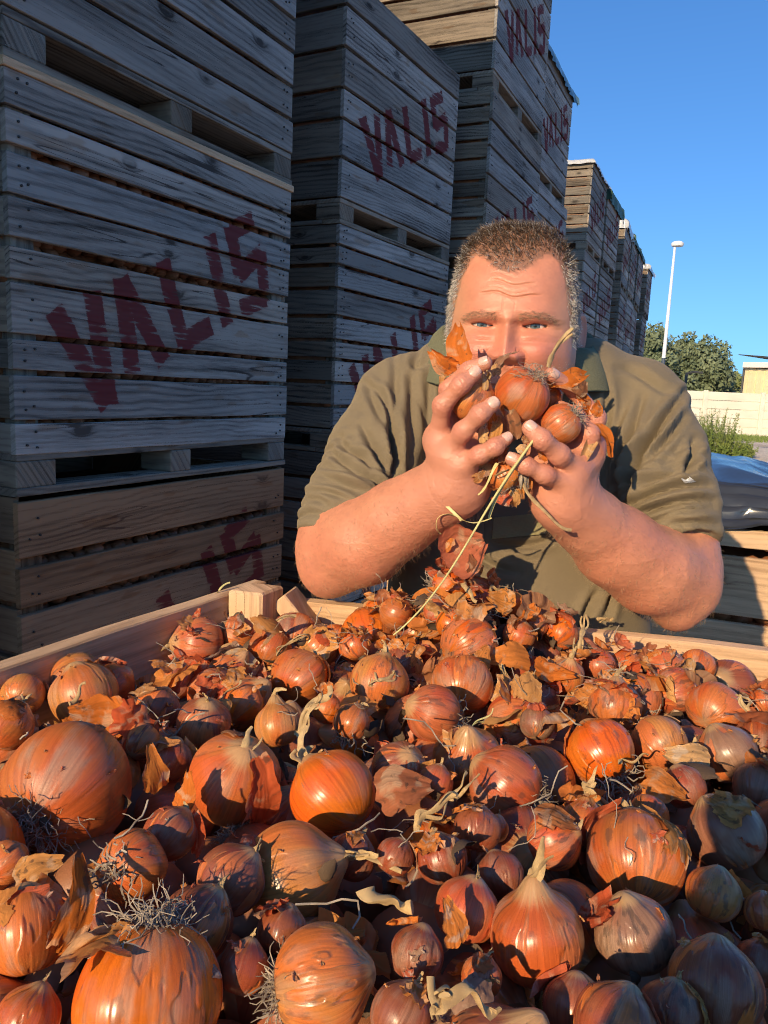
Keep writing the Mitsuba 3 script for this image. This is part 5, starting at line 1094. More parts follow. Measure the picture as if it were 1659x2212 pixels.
Ls = 0.0076 + 0.0058 * topw
lock = np.floor(rootp / 0.0065).astype(int); lk = (lock[:, 0] * 73 + lock[:, 1] * 179 + lock[:, 2] * 283) % 997; lv = np.random.default_rng(3).normal(size=(997, 3)); lt = np.random.default_rng(4).random(997)
HV, HF, mper = strands(rootp, rn_ * 0.75, comb * 1.5 + 0.24 * lv[lk], Ls * (0.75 + 0.55 * lt[lk]), 0.00034, kr_)
gray = np.clip(0.30 + 0.66 * sm(0.105, 0.035, rootp[:, 2]) - 0.22 * topw, 0, 1); rr_ = kr_.random(nH); tone = np.where((rr_ < gray)[:, None], np.array([0.42, 0.39, 0.36]), np.array([0.085, 0.056, 0.037])) * (kr_.uniform(0.5, 1.3, nH) * (0.6 + 0.8 * lt[lk]))[:, None]
scene['hair'] = matte({'type': 'mesh_attribute', 'name': 'vertex_color'}, 0.45, 0.5)
part(man, 'hair', mikit.ply((head_world(HV), HF), 'hair', smooth=True, color=np.repeat(tone, mper, 0)), 'short dark hair greying at the temples')
for m in (-1, 1):
    c0 = np.flatnonzero((np.abs(X_ - m * 0.034) < 0.022) & (np.abs(Z_ - 0.0122 + 0.5 * (np.abs(X_) - 0.03) ** 2 * 20) < 0.0042) & (Y_ > 0.03)); q = kr_.choice(c0, 260)
    V, F, mp = strands(hv[q], hnrm[q] * 0.5, np.tile([m * 0.9, 0.1, 0.12], (260, 1)), np.full(260, 0.0070), 0.00015, kr_)
    part(man, 'eyebrow', mikit.ply((head_world(V), F), 'hair', smooth=True, color=np.repeat(np.array([0.24, 0.155, 0.095]) * kr_.uniform(0.6, 1.6, 260)[:, None], mp, 0)))
    u = kr_.uniform(-1, 1, 60); lp = np.stack([m * 0.0327 + 0.0128 * u, np.full(60, 0.0), -0.0005 + 0.0032 * (1 - u * u)], -1); lp[:, 1] = EYE_Y + np.sqrt(np.maximum(EYE_R ** 2 - (lp[:, 0] - m * 0.0327) ** 2 - (lp[:, 2] + .0005) ** 2, 0)) + 0.0012
    V, F, mp = strands(lp, np.tile([0, 0.8, 0.1], (60, 1)), np.stack([0.5 * u, u * 0 + 0.4, u * 0 - 0.15], -1), np.full(60, 0.0060), 0.00016, kr_)
    part(man, 'eyelashes', mikit.ply((head_world(V), F), 'hair', smooth=True, color=np.tile([0.07, 0.05, 0.04], (len(V), 1))))
# white stubble along the lit edge of the jaw
c0 = np.flatnonzero((Z_ < -0.040) & (Z_ > -0.11) & (np.abs(X_) > 0.050) & (Y_ > -0.03)); q = kr_.choice(c0, 1500)
V, F, mp = strands(hv[q], hnrm[q], np.tile([0, 0.1, -0.5], (1500, 1)), np.full(1500, 0.0026), 0.00014, kr_, segs=2)
part(man, 'stubble', mikit.ply((head_world(V), F), 'hair', smooth=True, color=np.tile([0.62, 0.60, 0.58], (len(V), 1))))
# short fair hairs on the forearms
for i, (v, f) in enumerate(arms):
    nn = normals_of(v, f); dep = (v - EYE) @ FW; c0 = np.flatnonzero((dep > 0.885)); q = kr_.choice(c0, 2600)
    V, F, mp = strands(v[q], nn[q] * 0.45, np.tile([0.3 * (1 if i == 0 else -1), -0.1, -0.6], (2600, 1)), np.full(2600, 0.0095), 0.00013, kr_, segs=2)
    part(man, 'arm_hair', mikit.ply((V, F), 'hair', smooth=True, color=np.tile([0.34, 0.21, 0.12], (len(V), 1))))
# fingernails
scene['nail'] = {'type': 'twosided', 'bsdf': {'type': 'principled', 'base_color': rgb(0.58, 0.37, 0.30), 'roughness': 0.30, 'specular': 0.5}}
def nail(chain, out, r):
    (a, ra), (b, rb) = chain[-2], chain[-1]; d = unit(b - a); o = unit(out - d * (out @ d)); s = np.cross(d, o)
    A, B = np.meshgrid(np.linspace(-1, 1, 11), np.linspace(-1, 1, 11), indexing='ij')
    wid = r * 0.82 * np.sqrt(np.clip(1 - 0.25 * A ** 4, 0, 1)); th = B * 1.0 * (1 - 0.22 * np.abs(A) ** 5)
    P = b + (A * 0.0062 - 0.0005)[..., None] * d + (wid * np.sin(th))[..., None] * s + (r * (0.30 + 0.735 * np.cos(th)) - 0.0008 * A ** 2 - 0.0006 * np.abs(B) ** 4)[..., None] * o
    e = P - 0.0012 * o
    V = np.vstack([P.reshape(-1, 3), e.reshape(-1, 3)]); f = grid_faces(11, 11)
    return mikit.ply((V, np.vstack([f, f[:, ::-1] + 121])), 'nail', smooth=True)
cam_dir = -FW
for ch, out in ((L_hand['fingers'][0], cam_dir + 0.5 * CU), (L_hand['fingers'][1], cam_dir + 0.25 * CU - 0.1 * CR), (L_hand['fingers'][2], cam_dir + 0.2 * CU + 0.05 * CR), (L_hand['fingers'][3], cam_dir + 0.3 * CU),
                (R_hand['fingers'][0], cam_dir + 0.4 * CU), (R_hand['fingers'][2], cam_dir + 0.35 * CU + 0.1 * CR), (R_hand['fingers'][3], cam_dir + 0.35 * CU)):
    part(man, 'fingernail', nail(ch, out, ch[-1][1]))

# ------------------------------------------------------------------ the man's clothes
sh = Field([-0.17, 0.93, 0.78], [0.60, 1.46, 1.52], 0.0034)
TC = at(1118, 1000, 1.185)
for (x, y, d, r), (x2, y2, d2, r2) in (((1000, 930, 1.165, .100), (1000, 1340, 1.155, .115)), ((1225, 930, 1.165, .100), (1230, 1350, 1.150, .115)), ((1112, 900, 1.165, .105), (1115, 1400, 1.155, .130)),
                                      ((905, 868, 1.150, .064), (1000, 842, 1.150, .075)), ((1336, 880, 1.150, .064), (1235, 850, 1.150, .075)), ((1000, 842, 1.15, .07), (1235, 850, 1.15, .07))):
    sh.bone(at(x, y, d), at(x2, y2, d2), r, r2, 0.05)
sl_ = [[at(868, 880, 1.135), at(812, 985, 1.085), at(763, 1092, 1.045), at(729, 1165, 1.030)], [at(1378, 890, 1.135), at(1412, 985, 1.085), at(1438, 1085, 1.045), at(1459, 1165, 1.030)]]
sr = [.072, .064, .060, .057]
for s in sl_:
    one = sh.like()
    for i in range(3): one.bone(s[i], s[i + 1], sr[i], sr[i + 1], 0.03)
    ax = unit(s[3] - s[1]); one.carve(s[3] + ax * 0.012, ax)
    sh.merge(one, 0.022)
sv, sf = sh.mesh(5)
sn = normals_of(sv, sf)
# folds of the cloth: bunched rings down the sleeves, drawn lines from armpit and shoulder, a loose drape in front
def along(s, v):
    best = np.full(len(v), 9.0); par = np.zeros(len(v)); acc = 0
    for i in range(len(s) - 1):
        ab = s[i + 1] - s[i]; L = np.linalg.norm(ab); t = np.clip((v - s[i]) @ ab / L ** 2, 0, 1); d = np.linalg.norm(v - s[i] - t[:, None] * ab, axis=1); m = d < best
        best[m] = d[m]; par[m] = acc + t[m] * L; acc += L
    return best, par, acc
disp = 0.010 * (meshkit.fbm(sv * [9, 9, 4], 3, 4) - 0.5) + 0.006 * (meshkit.noise(sv * [26, 18, 6], 6) - 0.5)
for si, s in enumerate(sl_):
    d, t, L = along(s, sv); w = sm(0.105, 0.070, d)
    ph = meshkit.noise(sv * 9, 40 + si) * 7.0 + np.arctan2((sv - s[1])[:, 0], (sv - s[1])[:, 1]) * (1.1 if si else -1.1)
    q = np.sin(t / 0.036 * 2 * np.pi * (0.55 + 0.45 * t / L) + ph); rings = (np.abs(q) ** 0.75 - 0.6)
    disp += w * rings * (0.0005 + 0.0065 * sm(0.35, 0.92, t / L)) * (0.1 + 1.5 * sm(0.25, 0.75, meshkit.noise(sv * 13, 60 + si)))
LINES = [  # pixels, depth, depth of the groove
    ([(800, 832), (829, 868), (844, 927), (850, 1000), (846, 1040)], 1.10, .0062), ([(788, 826), (812, 880), (841, 951)], 1.09, .0040), ([(782, 921), (812, 981), (846, 1055)], 1.08, .0042),
    ([(734, 942), (743, 966), (770, 985), (800, 1020)], 1.07, .0036), ([(719, 975), (737, 999), (797, 1034), (826, 1056)], 1.06, .0046), ([(700, 1010), (738, 1022), (785, 1044), (818, 1064)], 1.05, .0040),
    ([(686, 1026), (722, 1038), (770, 1056), (806, 1070)], 1.05, .0046), ([(672, 1044), (708, 1047), (748, 1058), (782, 1070)], 1.04, .0040), ([(662, 1062), (695, 1062), (730, 1070), (756, 1080)], 1.04, .0042), ([(654, 1080), (682, 1077), (704, 1086)], 1.03, .0034),
    ([(905, 760), (898, 790), (935, 775)], 1.10, .0030), ([(850, 770), (853, 850), (848, 960), (852, 1060)], 1.10, .0032), ([(892, 790), (888, 880), (893, 960)], 1.09, .0022), ([(930, 800), (925, 900), (932, 1000)], 1.08, .0024),
    ([(1476, 848), (1440, 905), (1398, 968), (1360, 1045), (1338, 1085)], 1.09, .0070), ([(1474, 905), (1422, 971), (1376, 1036), (1352, 1085)], 1.08, .0055), ([(1387, 862), (1368, 925), (1345, 1010), (1330, 1080)], 1.08, .0050),
    ([(1530, 1050), (1440, 1058), (1362, 1092)], 1.06, .0060), ([(1505, 1020), (1445, 1030), (1380, 1060)], 1.06, .0050), ([(1538, 1082), (1470, 1084), (1390, 1110)], 1.05, .0060), ([(1540, 1098), (1460, 1106), (1412, 1122)], 1.05, .0050),
    ([(1543, 1135), (1492, 1128), (1438, 1136)], 1.04, .0050), ([(1545, 1155), (1510, 1150), (1470, 1150)], 1.04, .0040), ([(1442, 903), (1408, 955), (1378, 1003), (1358, 1068)], 1.08, .0050), ([(1512, 985), (1478, 1005), (1440, 1012)], 1.06, .0040), ([(1371, 923), (1352, 1000), (1333, 1084)], 1.08, .0040), ([(1455, 870), (1420, 915), (1395, 945)], 1.09, .0035), ([(1330, 800), (1380, 812), (1430, 842), (1462, 850)], 1.10, .0026),
    ([(1250, 850), (1262, 930), (1255, 1010)], 1.08, .0028), ([(900, 850), (915, 950), (905, 1040)], 1.08, .0024), ([(1500, 950), (1490, 1000), (1482, 1030)], 1.06, .0055), ([(1290, 1280), (1262, 1330), (1250, 1400)], 1.05, .0045), ([(1330, 1250), (1318, 1300), (1300, 1350)], 1.05, .0030),
    ([(1060, 1170), (1120, 1180), (1190, 1165)], 1.04, .0030), ([(1010, 1180), (1060, 1220), (1120, 1235)], 1.04, .0030), ([(960, 830), (950, 930), (945, 1000)], 1.07, .0035), ([(1300, 820), (1310, 900), (1290, 990)], 1.07, .0030)]
yfront = (sv - EYE) @ FW
for pts, dep, amp in LINES:
    W = spline([at(x, y, dep) for x, y in pts], 40); U = np.array([seen_at(p)[:2] for p in W]) * dep / FOC
    own = np.stack(seen_at_all := [829.5 + FOC * ((sv - EYE) @ CR) / yfront, 1106 - FOC * ((sv - EYE) @ CU) / yfront], -1) * dep / FOC
    box_ = (own > U.min(0) - .03).all(1) & (own < U.max(0) + .03).all(1) & (yfront < 1.17); ids = np.flatnonzero(box_)
    dm = np.sqrt(((own[ids, None] - U[None]) ** 2).sum(-1)); j = dm.argmin(1); dd = dm[np.arange(len(ids)), j]
    fade = np.sin(np.pi * np.clip(j / 39, 0.03, 0.97)) ** 0.5; front_ = sm(0.1, -0.3, sn[ids] @ FW)
    disp[ids] += 2.0 * amp * fade * front_ * (-1.15 * np.exp(-(dd / 0.0042) ** 2) + 0.75 * np.exp(-((dd - 0.0105) / 0.0062) ** 2))
sv = sv + sn * disp[:, None]
def cloth_tex(p, n, uv):
    t = noise(p.x * 700, p.y * 700, p.z * 700); l = fbm(p.x * 9, p.y * 9, p.z * 9)
    return mix(mi.Color3f(0.158, 0.126, 0.082), mi.Color3f(0.196, 0.155, 0.103), 0.55 * l + 0.45 * t)
scene['cloth_olive'] = matte(mikit.proc(cloth_tex), 0.88, 0.15, lambda p, n, uv: noise(p.x * 1100, p.y * 1100, p.z * 1100) * 0.6 + noise(p.x * 450, p.y * 450, p.z * 450) * 0.4, 0.0007)
scene['cloth_olive']['bsdf']['bsdf']['sheen'] = 0.6
scene['cloth_green'] = matte(mikit.proc(lambda p, n, uv: mix(mi.Color3f(0.115, 0.115, 0.072), mi.Color3f(0.15, 0.15, 0.10), noise(p.x * 700, p.y * 700, p.z * 700))), 0.9, 0.12)
scene['cloth_flap'] = matte(mikit.proc(lambda p, n, uv: mix(mi.Color3f(0.21, 0.185, 0.095), mi.Color3f(0.26, 0.225, 0.125), noise(p.x * 700, p.y * 700, p.z * 700))), 0.85, 0.15)
scene['cloth_dark'] = matte(rgb(0.05, 0.047, 0.04), 0.9, 0.12)
top = part(man, 'sweatshirt', mikit.ply((sv, sf), 'cloth_olive', smooth=True), 'olive brown sweatshirt with its sleeves pushed up')
# what is sewn on: a pocket flap with its seam, the silver mark on the sleeve
from scipy.spatial import cKDTree
scr = np.stack([829.5 + FOC * ((sv - EYE) @ CR) / ((sv - EYE) @ FW), 1106 - FOC * ((sv - EYE) @ CU) / ((sv - EYE) @ FW)], -1); frontv = (normals_of(sv, sf) @ FW) < -0.15
ktree = cKDTree(scr[frontv]); sfv = sv[frontv]; sfn = normals_of(sv, sf)[frontv]
def on_cloth(x, y, off):
    d, i = ktree.query(np.stack([x, y], -1), k=6); w = 1 / (d + 0.5); w /= w.sum(-1, keepdims=True)
    dep = (((sfv[i] - EYE) @ FW) * w).sum(-1)
    return np.stack([at(a, b, q) for a, b, q in zip(np.ravel(x), np.ravel(y), np.ravel(dep))]) - FW * off
def patch(corners, off, thick, n=(16, 10)):
    c = np.array(corners, float); A, B = np.meshgrid(np.linspace(0, 1, n[0]), np.linspace(0, 1, n[1]), indexing='ij')
    XY = (1 - A)[..., None] * ((1 - B)[..., None] * c[0] + B[..., None] * c[3]) + A[..., None] * ((1 - B)[..., None] * c[1] + B[..., None] * c[2])
    P = on_cloth(XY[..., 0].ravel(), XY[..., 1].ravel(), off); Q = P + FW * thick; f = grid_faces(*n); m = len(P)
    i = np.arange(m).reshape(n); ring = np.r_[i[:, 0], i[-1, 1:], i[-2::-1, -1], i[0, -2:0:-1]]; r2 = np.roll(ring, -1)
    return np.vstack([P, Q]), np.vstack([f, f[:, ::-1] + m, np.stack([ring, r2, r2 + m], -1), np.stack([ring, r2 + m, ring + m], -1)])
part(top, 'pocket_flap', mikit.ply(patch([(1066, 1118), (1184, 1106), (1178, 1153), (1062, 1164)], 0.005, 0.006), 'cloth_flap', smooth=40), 'paler pocket flap across the chest')
part(top, 'zip_band', mikit.ply(patch([(1028, 1075), (1044, 1075), (1046, 1190), (1030, 1192)], 0.0035, 0.005, (6, 16)), 'cloth_olive', smooth=40))
scene['silver_print'] = matte(rgb(0.62, 0.63, 0.64), 0.3, 0.5)
part(top, 'sleeve_mark', mikit.ply(cat([patch([(1464, 1026), (1484, 1027), (1502, 1041), (1478, 1044)], 0.0026, 0.002, (8, 5)), patch([(1474, 1024), (1478, 1024), (1484, 1034), (1480, 1036)], 0.0024, 0.002, (5, 4))]), 'silver_print'), 'small silver mark on the sleeve')
# folded collar, open at the throat
def collar():
    a = np.linspace(math.radians(-62), math.radians(242), 80); prof = np.array([[0.086, -0.030], [0.092, 0.008], [0.101, 0.030], [0.109, 0.034], [0.119, 0.024], [0.131, 0.000], [0.139, -0.022], [0.1345, -0.024], [0.126, -0.002], [0.114, 0.018], [0.108, 0.026], [0.103, 0.022], [0.097, 0.002], [0.091, -0.034]])
    c = at(1112, 800, 1.105); V = []
    for i, q in enumerate(a):
        d = np.array([math.cos(q), 0.80 * math.sin(q), 0.0]); lift = 0.012 * math.sin(q) + 0.004 * math.sin(q * 5)
        for r, z in prof: V.append(c + d * r * (1 + 0.02 * math.sin(q * 7)) + [0, 0, z + lift + 0.028 * (0.5 + 0.5 * math.sin(q))])
    return np.array(V), grid_faces(80, len(prof), True)
part(top, 'collar', mikit.ply(collar(), 'cloth_green', smooth=True), 'greener folded collar')
# trousers and boots, behind the crate
tr = Field([-0.12, 0.98, 0.0], [0.58, 1.50, 1.05], 0.008)
hipL, hipR = np.array([0.10, 1.26, 0.90]), np.array([0.30, 1.26, 0.90])
tr.bone(hipL, hipR, 0.15, 0.15, 0.05); tr.bone(hipL + [-.02, 0, 0], hipL + [-.05, 0.03, -0.43], 0.115, 0.085, 0.04); tr.bone(hipL + [-.05, 0.03, -0.43], hipL + [-.06, 0.08, -0.80], 0.082, 0.068, 0.03)
tr.bone(hipR + [.02, 0, 0], hipR + [.05, 0.03, -0.43], 0.115, 0.085, 0.04); tr.bone(hipR + [.05, 0.03, -0.43], hipR + [.06, 0.08, -0.80], 0.082, 0.068, 0.03)
part(man, 'trousers', mikit.ply(tr.mesh(2), 'cloth_dark', smooth=True))
for x in (0.04, 0.36):
    b = Field([x - .08, 1.10, -0.01], [x + .08, 1.46, 0.22], 0.006); b.bone([x, 1.37, 0.05], [x, 1.19, 0.04], 0.047, 0.042, 0.02); b.bone([x, 1.35, 0.05], [x, 1.345, 0.15], 0.05, 0.052, 0.02); b.carve([0, 0, 0.004], [0, 0, -1])
    part(man, 'boot', mikit.ply(b.mesh(2), 'cloth_dark', smooth=True))

# ------------------------------------------------------------------ the bunch held to the nose
def img(x, y, toward): return unit(CR * x + CU * y - FW * toward)
GB = 'onions held in the hands'
def held(px, py, d, r, axis, cls, label, feats, seed):
    o = Onion(z6(px, py, d), r, axis, np.random.default_rng(seed), squash=0.95, neck=0.15, cls=cls)
    k = thing('onion', label, 'onion', GB); part(k, 'bulb', o.body(48, 72))
    for f in feats:
        if f == 'r': part(k, 'roots', o.roots(90, 0.75, 0.00045))
        if f == 'k': part(k, 'stalk', o.stalk(r * 0.9, wid=0.16))
        if f == 'f': part(k, 'torn_skin', o.flap(0.3, 1.5, 0.4, 1.7, 0.25, n=(22, 22)))
    return o
H1 = held(482, 512, .8635, .0262, img(0.5, 0.75, 0.35), TN, 'golden tan onion in the left fingers, half covered by two of them', 'k', 301)
H2 = held(842, 470, .8575, .0306, -img(0.42, 0.66, 0.62), C_, 'round copper onion in the middle of the held bunch, root tuft upwards', 'r', 302)
H3 = held(1122, 680, .8560, .0226, -img(0.72, 0.55, 0.40), C_, 'smaller copper onion at the right of the held bunch, root tuft to the right', 'r', 303)
H4 = held(724, 1052, .8700, .0205, -img(0.35, -0.75, 0.35), TN, 'small onion in ragged husks at the bottom of the held bunch', 'rf', 304)
held(980, 480, .902, .024, img(0, 1, 0), C_, 'copper onion hidden deep in the held bunch behind the round one', '', 305)
br = np.random.default_rng(99)
def petal(cx, cy, d, w, l, along, face, label, mat='onion_skin_thin', bowl=0.75, curl=0.12, ragged=0.12, point=0.55, k=(30, 30), cat_='onion skin', group='dry skins about the held bunch', cup=False):
    px = 0.29765 * d / FOC; t1_ = 2.3; R = l * px / (t1_ - 0.12) * 1.08; wide = min(2.6, 1.05 * w * px / R)
    m, uv = loose_skin(z6(cx, cy, d), R, img(*face), br, wide=wide, t0=0.12, t1=t1_, axis=CR * along[0] + CU * along[1], cup=cup, n=k, ragged=ragged, curl=curl, crumple=0.07, hue=1 if 'orange' in label else (2 if 'tan' in label or 'pale' in label or 'yellow' in label else (3 if 'brown' in label or 'dark' in label else 0)))
    return solo('onion_skin', mikit.ply(m, mat, smooth=True, uv=uv), label, cat_, group)
petal(372, 95, .872, 165, 330, (-0.27, 1), (-0.55, 0.1, 0.8), 'tall orange skin petal standing up in front of the man\'s cheek', curl=0.25)
petal(262, 245, .868, 150, 250, (-0.75, 0.65), (-0.3, -0.6, 0.8), 'dark orange skin petal pointing left beside the tall one', curl=0.25)
petal(255, 345, .872, 60, 100, (-0.4, -1), (0.2, 0.2, 1), 'small yellow skin scrap below the left petals', ragged=0.3)
petal(690, 190, .886, 210, 260, (0.8, 0.6), (-0.6, 0.6, 0.3), 'grey brown hollow skin right under the nose', 'onion_skin_dry', bowl=1.2, ragged=0.25)
petal(655, 275, .882, 100, 150, (0.6, 0.8), (-0.4, 0.3, 0.8), 'pale brown skin between the left fingertips and the round onion', 'onion_skin_dry', ragged=0.2)
petal(1165, 400, .868, 140, 330, (0.85, -0.5), (0.1, 0.5, 0.85), 'bright orange curled skin over the right onion', curl=0.3)
petal(1285, 430, .864, 120, 170, (0.6, 0.7), (0.3, -0.2, 0.9), 'brown pointed skin at the right of the bunch', ragged=0.2)
petal(1300, 520, .872, 110, 200, (0.4, -0.9), (0.4, 0.2, 0.8), 'orange skin behind the root tuft on the right', ragged=0.2)
petal(1448, 775, .866, 105, 275, (0.5, -0.85), (0.55, 0.35, 0.7), 'orange pointed skin hanging at the far right of the hands', curl=0.3, point=0.8)
petal(1312, 890, .858, 66, 235, (-0.42, -0.9), (-0.2, 0.2, 0.9), 'pale narrow skin hanging below the right onion', 'onion_skin_dry', curl=0.4, point=0.8)
petal(660, 715, .842, 95, 240, (0.25, 1), (-0.1, 0.1, 1), 'coppery crinkled skin between the left ring finger and little finger', ragged=0.2)
petal(560, 745, .842, 90, 180, (0.15, 1), (-0.3, 0.1, 0.9), 'tan skin strip under the left ring finger', 'onion_skin_dry', ragged=0.25)
petal(760, 650, .838, 95, 300, (-0.22, 1), (0.2, 0.1, 0.9), 'dark coppery pointed skin below the round onion', curl=0.3, point=0.75)
petal(570, 365, .842, 62, 190, (0.05, 1), (0.2, 0.2, 0.9), 'papery pale neck skin on the left held onion', 'onion_skin_dry', ragged=0.2, point=0.3)
petal(850, 862, .822, 90, 95, (0.7, 0.7), (0.1, 0.1, 1), 'square tan skin scrap on the straw', 'onion_skin_dry', bowl=0.4, point=0.15)
petal(700, 890, .846, 115, 180, (0.5, 0.8), (-0.2, 0.3, 0.9), 'dark brown skin between the two hands', ragged=0.3)
petal(880, 770, .843, 90, 130, (0.6, 0.5), (0.1, 0.5, 0.8), 'brown skin beside the right fingertip', ragged=0.3)
petal(1232, 335, .874, 125, 230, (0.75, 0.45), (0.1, 0.4, 0.85), 'broad orange skin flap above the right held onion', curl=0.3)
petal(1395, 560, .872, 110, 190, (0.5, 0.7), (0.5, 0.1, 0.8), 'orange brown skin lobe at the outer right of the bunch', ragged=0.2)
petal(1000, 885, .842, 105, 170, (-0.4, 0.8), (0.1, 0.3, 0.9), 'crinkled orange skin above the right little finger', ragged=0.25)
petal(615, 620, .846, 90, 210, (-0.15, 1), (-0.1, 0.1, 1), 'thin orange skin under the left ring fingertip', ragged=0.2)
petal(560, 1010, .858, 150, 230, (0.5, 0.6), (-0.4, 0.2, 0.9), 'wide pale husk at the lower left of the bunch', 'onion_skin_dry', ragged=0.25)
for i, (x, y) in enumerate([(560, 1010), (640, 1130), (740, 1180), (830, 1165), (780, 1230), (660, 960), (870, 1080), (530, 1060), (700, 1225)]):
    petal(x, y, .862 + br.uniform(-.012, .008), br.uniform(80, 130), br.uniform(110, 210), tuple(br.normal(size=2)), (br.normal() * .5, br.normal() * .5, 1), f'{ORD[i]} ragged husk scrap around the bottom held onion, counted clockwise from the left', ('onion_skin_dry', 'onion_skin_thin')[i % 2], ragged=0.35)
# the hollow shell caught in the straw above the heap
sc_, su_ = loose_skin(z6(402, 1585, .885), 0.031, img(-0.1, 0.05, 1), br, wide=2.7, t0=0.12, t1=2.4, axis=CR * 0.9 + CU * 0.45, cup=True, n=(40, 40), ragged=0.16, curl=0.05, crumple=0.08, hue=4)
shell = solo('onion_skin', mikit.ply(sc_, 'onion_skin_thin', smooth=True, uv=su_), 'hollow reddish skin shell hanging in the straw above the heap', 'onion skin')
petal(480, 1690, .872, 90, 170, (0.1, 1), (0.5, 0.1, 0.8), 'torn brown strip hanging on the hollow skin shell', ragged=0.25, point=0.6)
petal(290, 1560, .880, 110, 170, (-0.6, -0.8), (-0.5, 0.2, 0.8), 'pointed copper lobe at the left of the hollow skin shell', ragged=0.15, point=0.7)
# straws and withered leaves
low, dlow = on_heap(850, 1372); low = at(850, 1372, dlow - 0.045)
solo('straw', mikit.ply(tube(spline([z6(975, 728, .820), z6(845, 905, .822), z6(640, 1212, .835), low * 0.45 + z6(640, 1212, .835) * 0.55 + [0.004, 0, -.008], low], 40), np.linspace(.0016, .0009, 40), 7), 'mat_straw_green', smooth=True), 'long yellow straw slanting from the hands down to the heap', 'straw')
def leaf(pts, w, label, mat='mat_straw', thick=0.2, twist=0.8, taper=0.5, cat_='dry leaf', name='dry_leaf'):
    return solo(name, mikit.ply(ribbon([z6(*p) for p in pts], w, br, thick=thick, twist=twist, taper=taper), mat, smooth=50), label, cat_, 'dry leaves about the held bunch')
leaf([(850, 905, .824), (720, 1090, .832), (645, 1235, .840), (598, 1370, .848)], .0022, 'pale dry leaf beside the upper part of the long straw', 'mat_straw_green')
leaf([(268, 1255, .868), (350, 1330, .862), (440, 1390, .858), (540, 1390, .862), (620, 1362, .866)], .0020, 'pale curled grass blade crossing the long straw', 'mat_straw_green')
leaf([(400, 1380, .862), (300, 1335, .870), (228, 1365, .876), (222, 1440, .880), (280, 1490, .884)], .0019, 'grass blade bent into a loop left of the long straw', 'mat_straw_green')
leaf([(1030, 270, .872), (1075, 150, .868), (1130, 70, .866), (1205, -12, .866)], .0034, 'withered brown stem sticking up in front of the man\'s right cheek', 'mat_straw', thick=0.6, taper=0.1)
leaf([(1120, 95, .867), (1160, 60, .864), (1206, 28, .862)], .0020, 'short fork of the withered stem in front of the cheek', 'mat_straw', thick=0.6, taper=0.3)
leaf([(840, 1080, .850), (905, 1215, .846), (1015, 1325, .848), (1110, 1420, .852), (1195, 1450, .858)], .0024, 'grey withered stalk hanging from the bunch over the right forearm', 'mat_straw', thick=0.6, taper=0.3)
for i in range(9):
    leaf([(815 + 9 * i, 1035 + br.uniform(-12, 12), .848), (820 + 8 * i, 1095, .846 + br.uniform(-.004, .004)), (825 + 7 * i + br.normal() * 8, 1150 + br.uniform(-15, 15), .850)], .0011, f'{ORD[i]} grey root strand from the left in the fringe below the right fingers', 'root_hair', thick=0.7, name='root_strand', cat_='root')
leaf([(660, 965, .846), (610, 1060, .843), (565, 1150, .850), (520, 1195, .856)], .0017, 'thin pale leaf hanging at the left of the bottom onion', 'mat_straw_green')
leaf([(740, 1015, .842), (690, 1035, .840), (645, 1060, .846)], .0030, 'short pale leaf lying across the bottom onion', 'mat_straw', taper=0.2)

# ------------------------------------------------------------------ loose skins, stalks and litter on the heap
dr_ = np.random.default_rng(4242)
SC = np.array([s[0] for s in spots]); SR = np.array([s[1] for s in spots])
def surface(x, y):
    d2 = (SC[:, 0] - x) ** 2 + (SC[:, 1] - y) ** 2; m = d2 < SR ** 2
    b = heap(x, y) - 0.050
    return max(b, (SC[m, 2] + 0.92 * np.sqrt(SR[m] ** 2 - d2[m])).max()) if m.any() else b
wide_ones = [h[:3] for h in HERO if h[2] > 118]                      # the broad bulbs that lie free of litter
def spot_on_heap(rng, back, clear=False):
    while True:
        if back: x, y = rng.normal(0.10, 0.16), rng.normal(0.84, 0.10)
        else:
            q = rng.random(2); p = CORNER + (LEFT_END - CORNER) * q[0] * 0.8 + ur[:2] * 1.05 * q[1]; x, y = p
        P = np.array([x, y, heap(x, y)]); sx, sy, sd = seen_at(P)
        if sd > 0.22 and -40 < sx < 1700 and sy < 2250 and inside(P, 0.015) and not bare(sx, sy):
            if clear and any((math.hypot(sx - hx_, sy - hy_) < 0.60 * hw_) for hx_, hy_, hw_ in wide_ones): continue
            return x, y
loose = []
for i in range(560):
    x, y = spot_on_heap(dr_, i % 10 < 5, i % 8 > 0); z = surface(x, y); size = dr_.uniform(0.016, 0.042) if i < 250 else dr_.uniform(0.010, 0.028)
    low_ = z < heap(x, y) + 0.004
    up = unit([dr_.normal() * 0.7, dr_.normal() * 0.7 - 0.2, 0.9 if low_ else 0.8]); up = up if dr_.random() < 0.62 else up * [1, 1, -1]
    loose.append((np.array([x, y, z + size * dr_.uniform(0.02, 0.22)]), size, up))
lr_ = in_rows([l[0] for l in loose[:250]], 20, 1240, 2215); fl_, fu_ = [], []
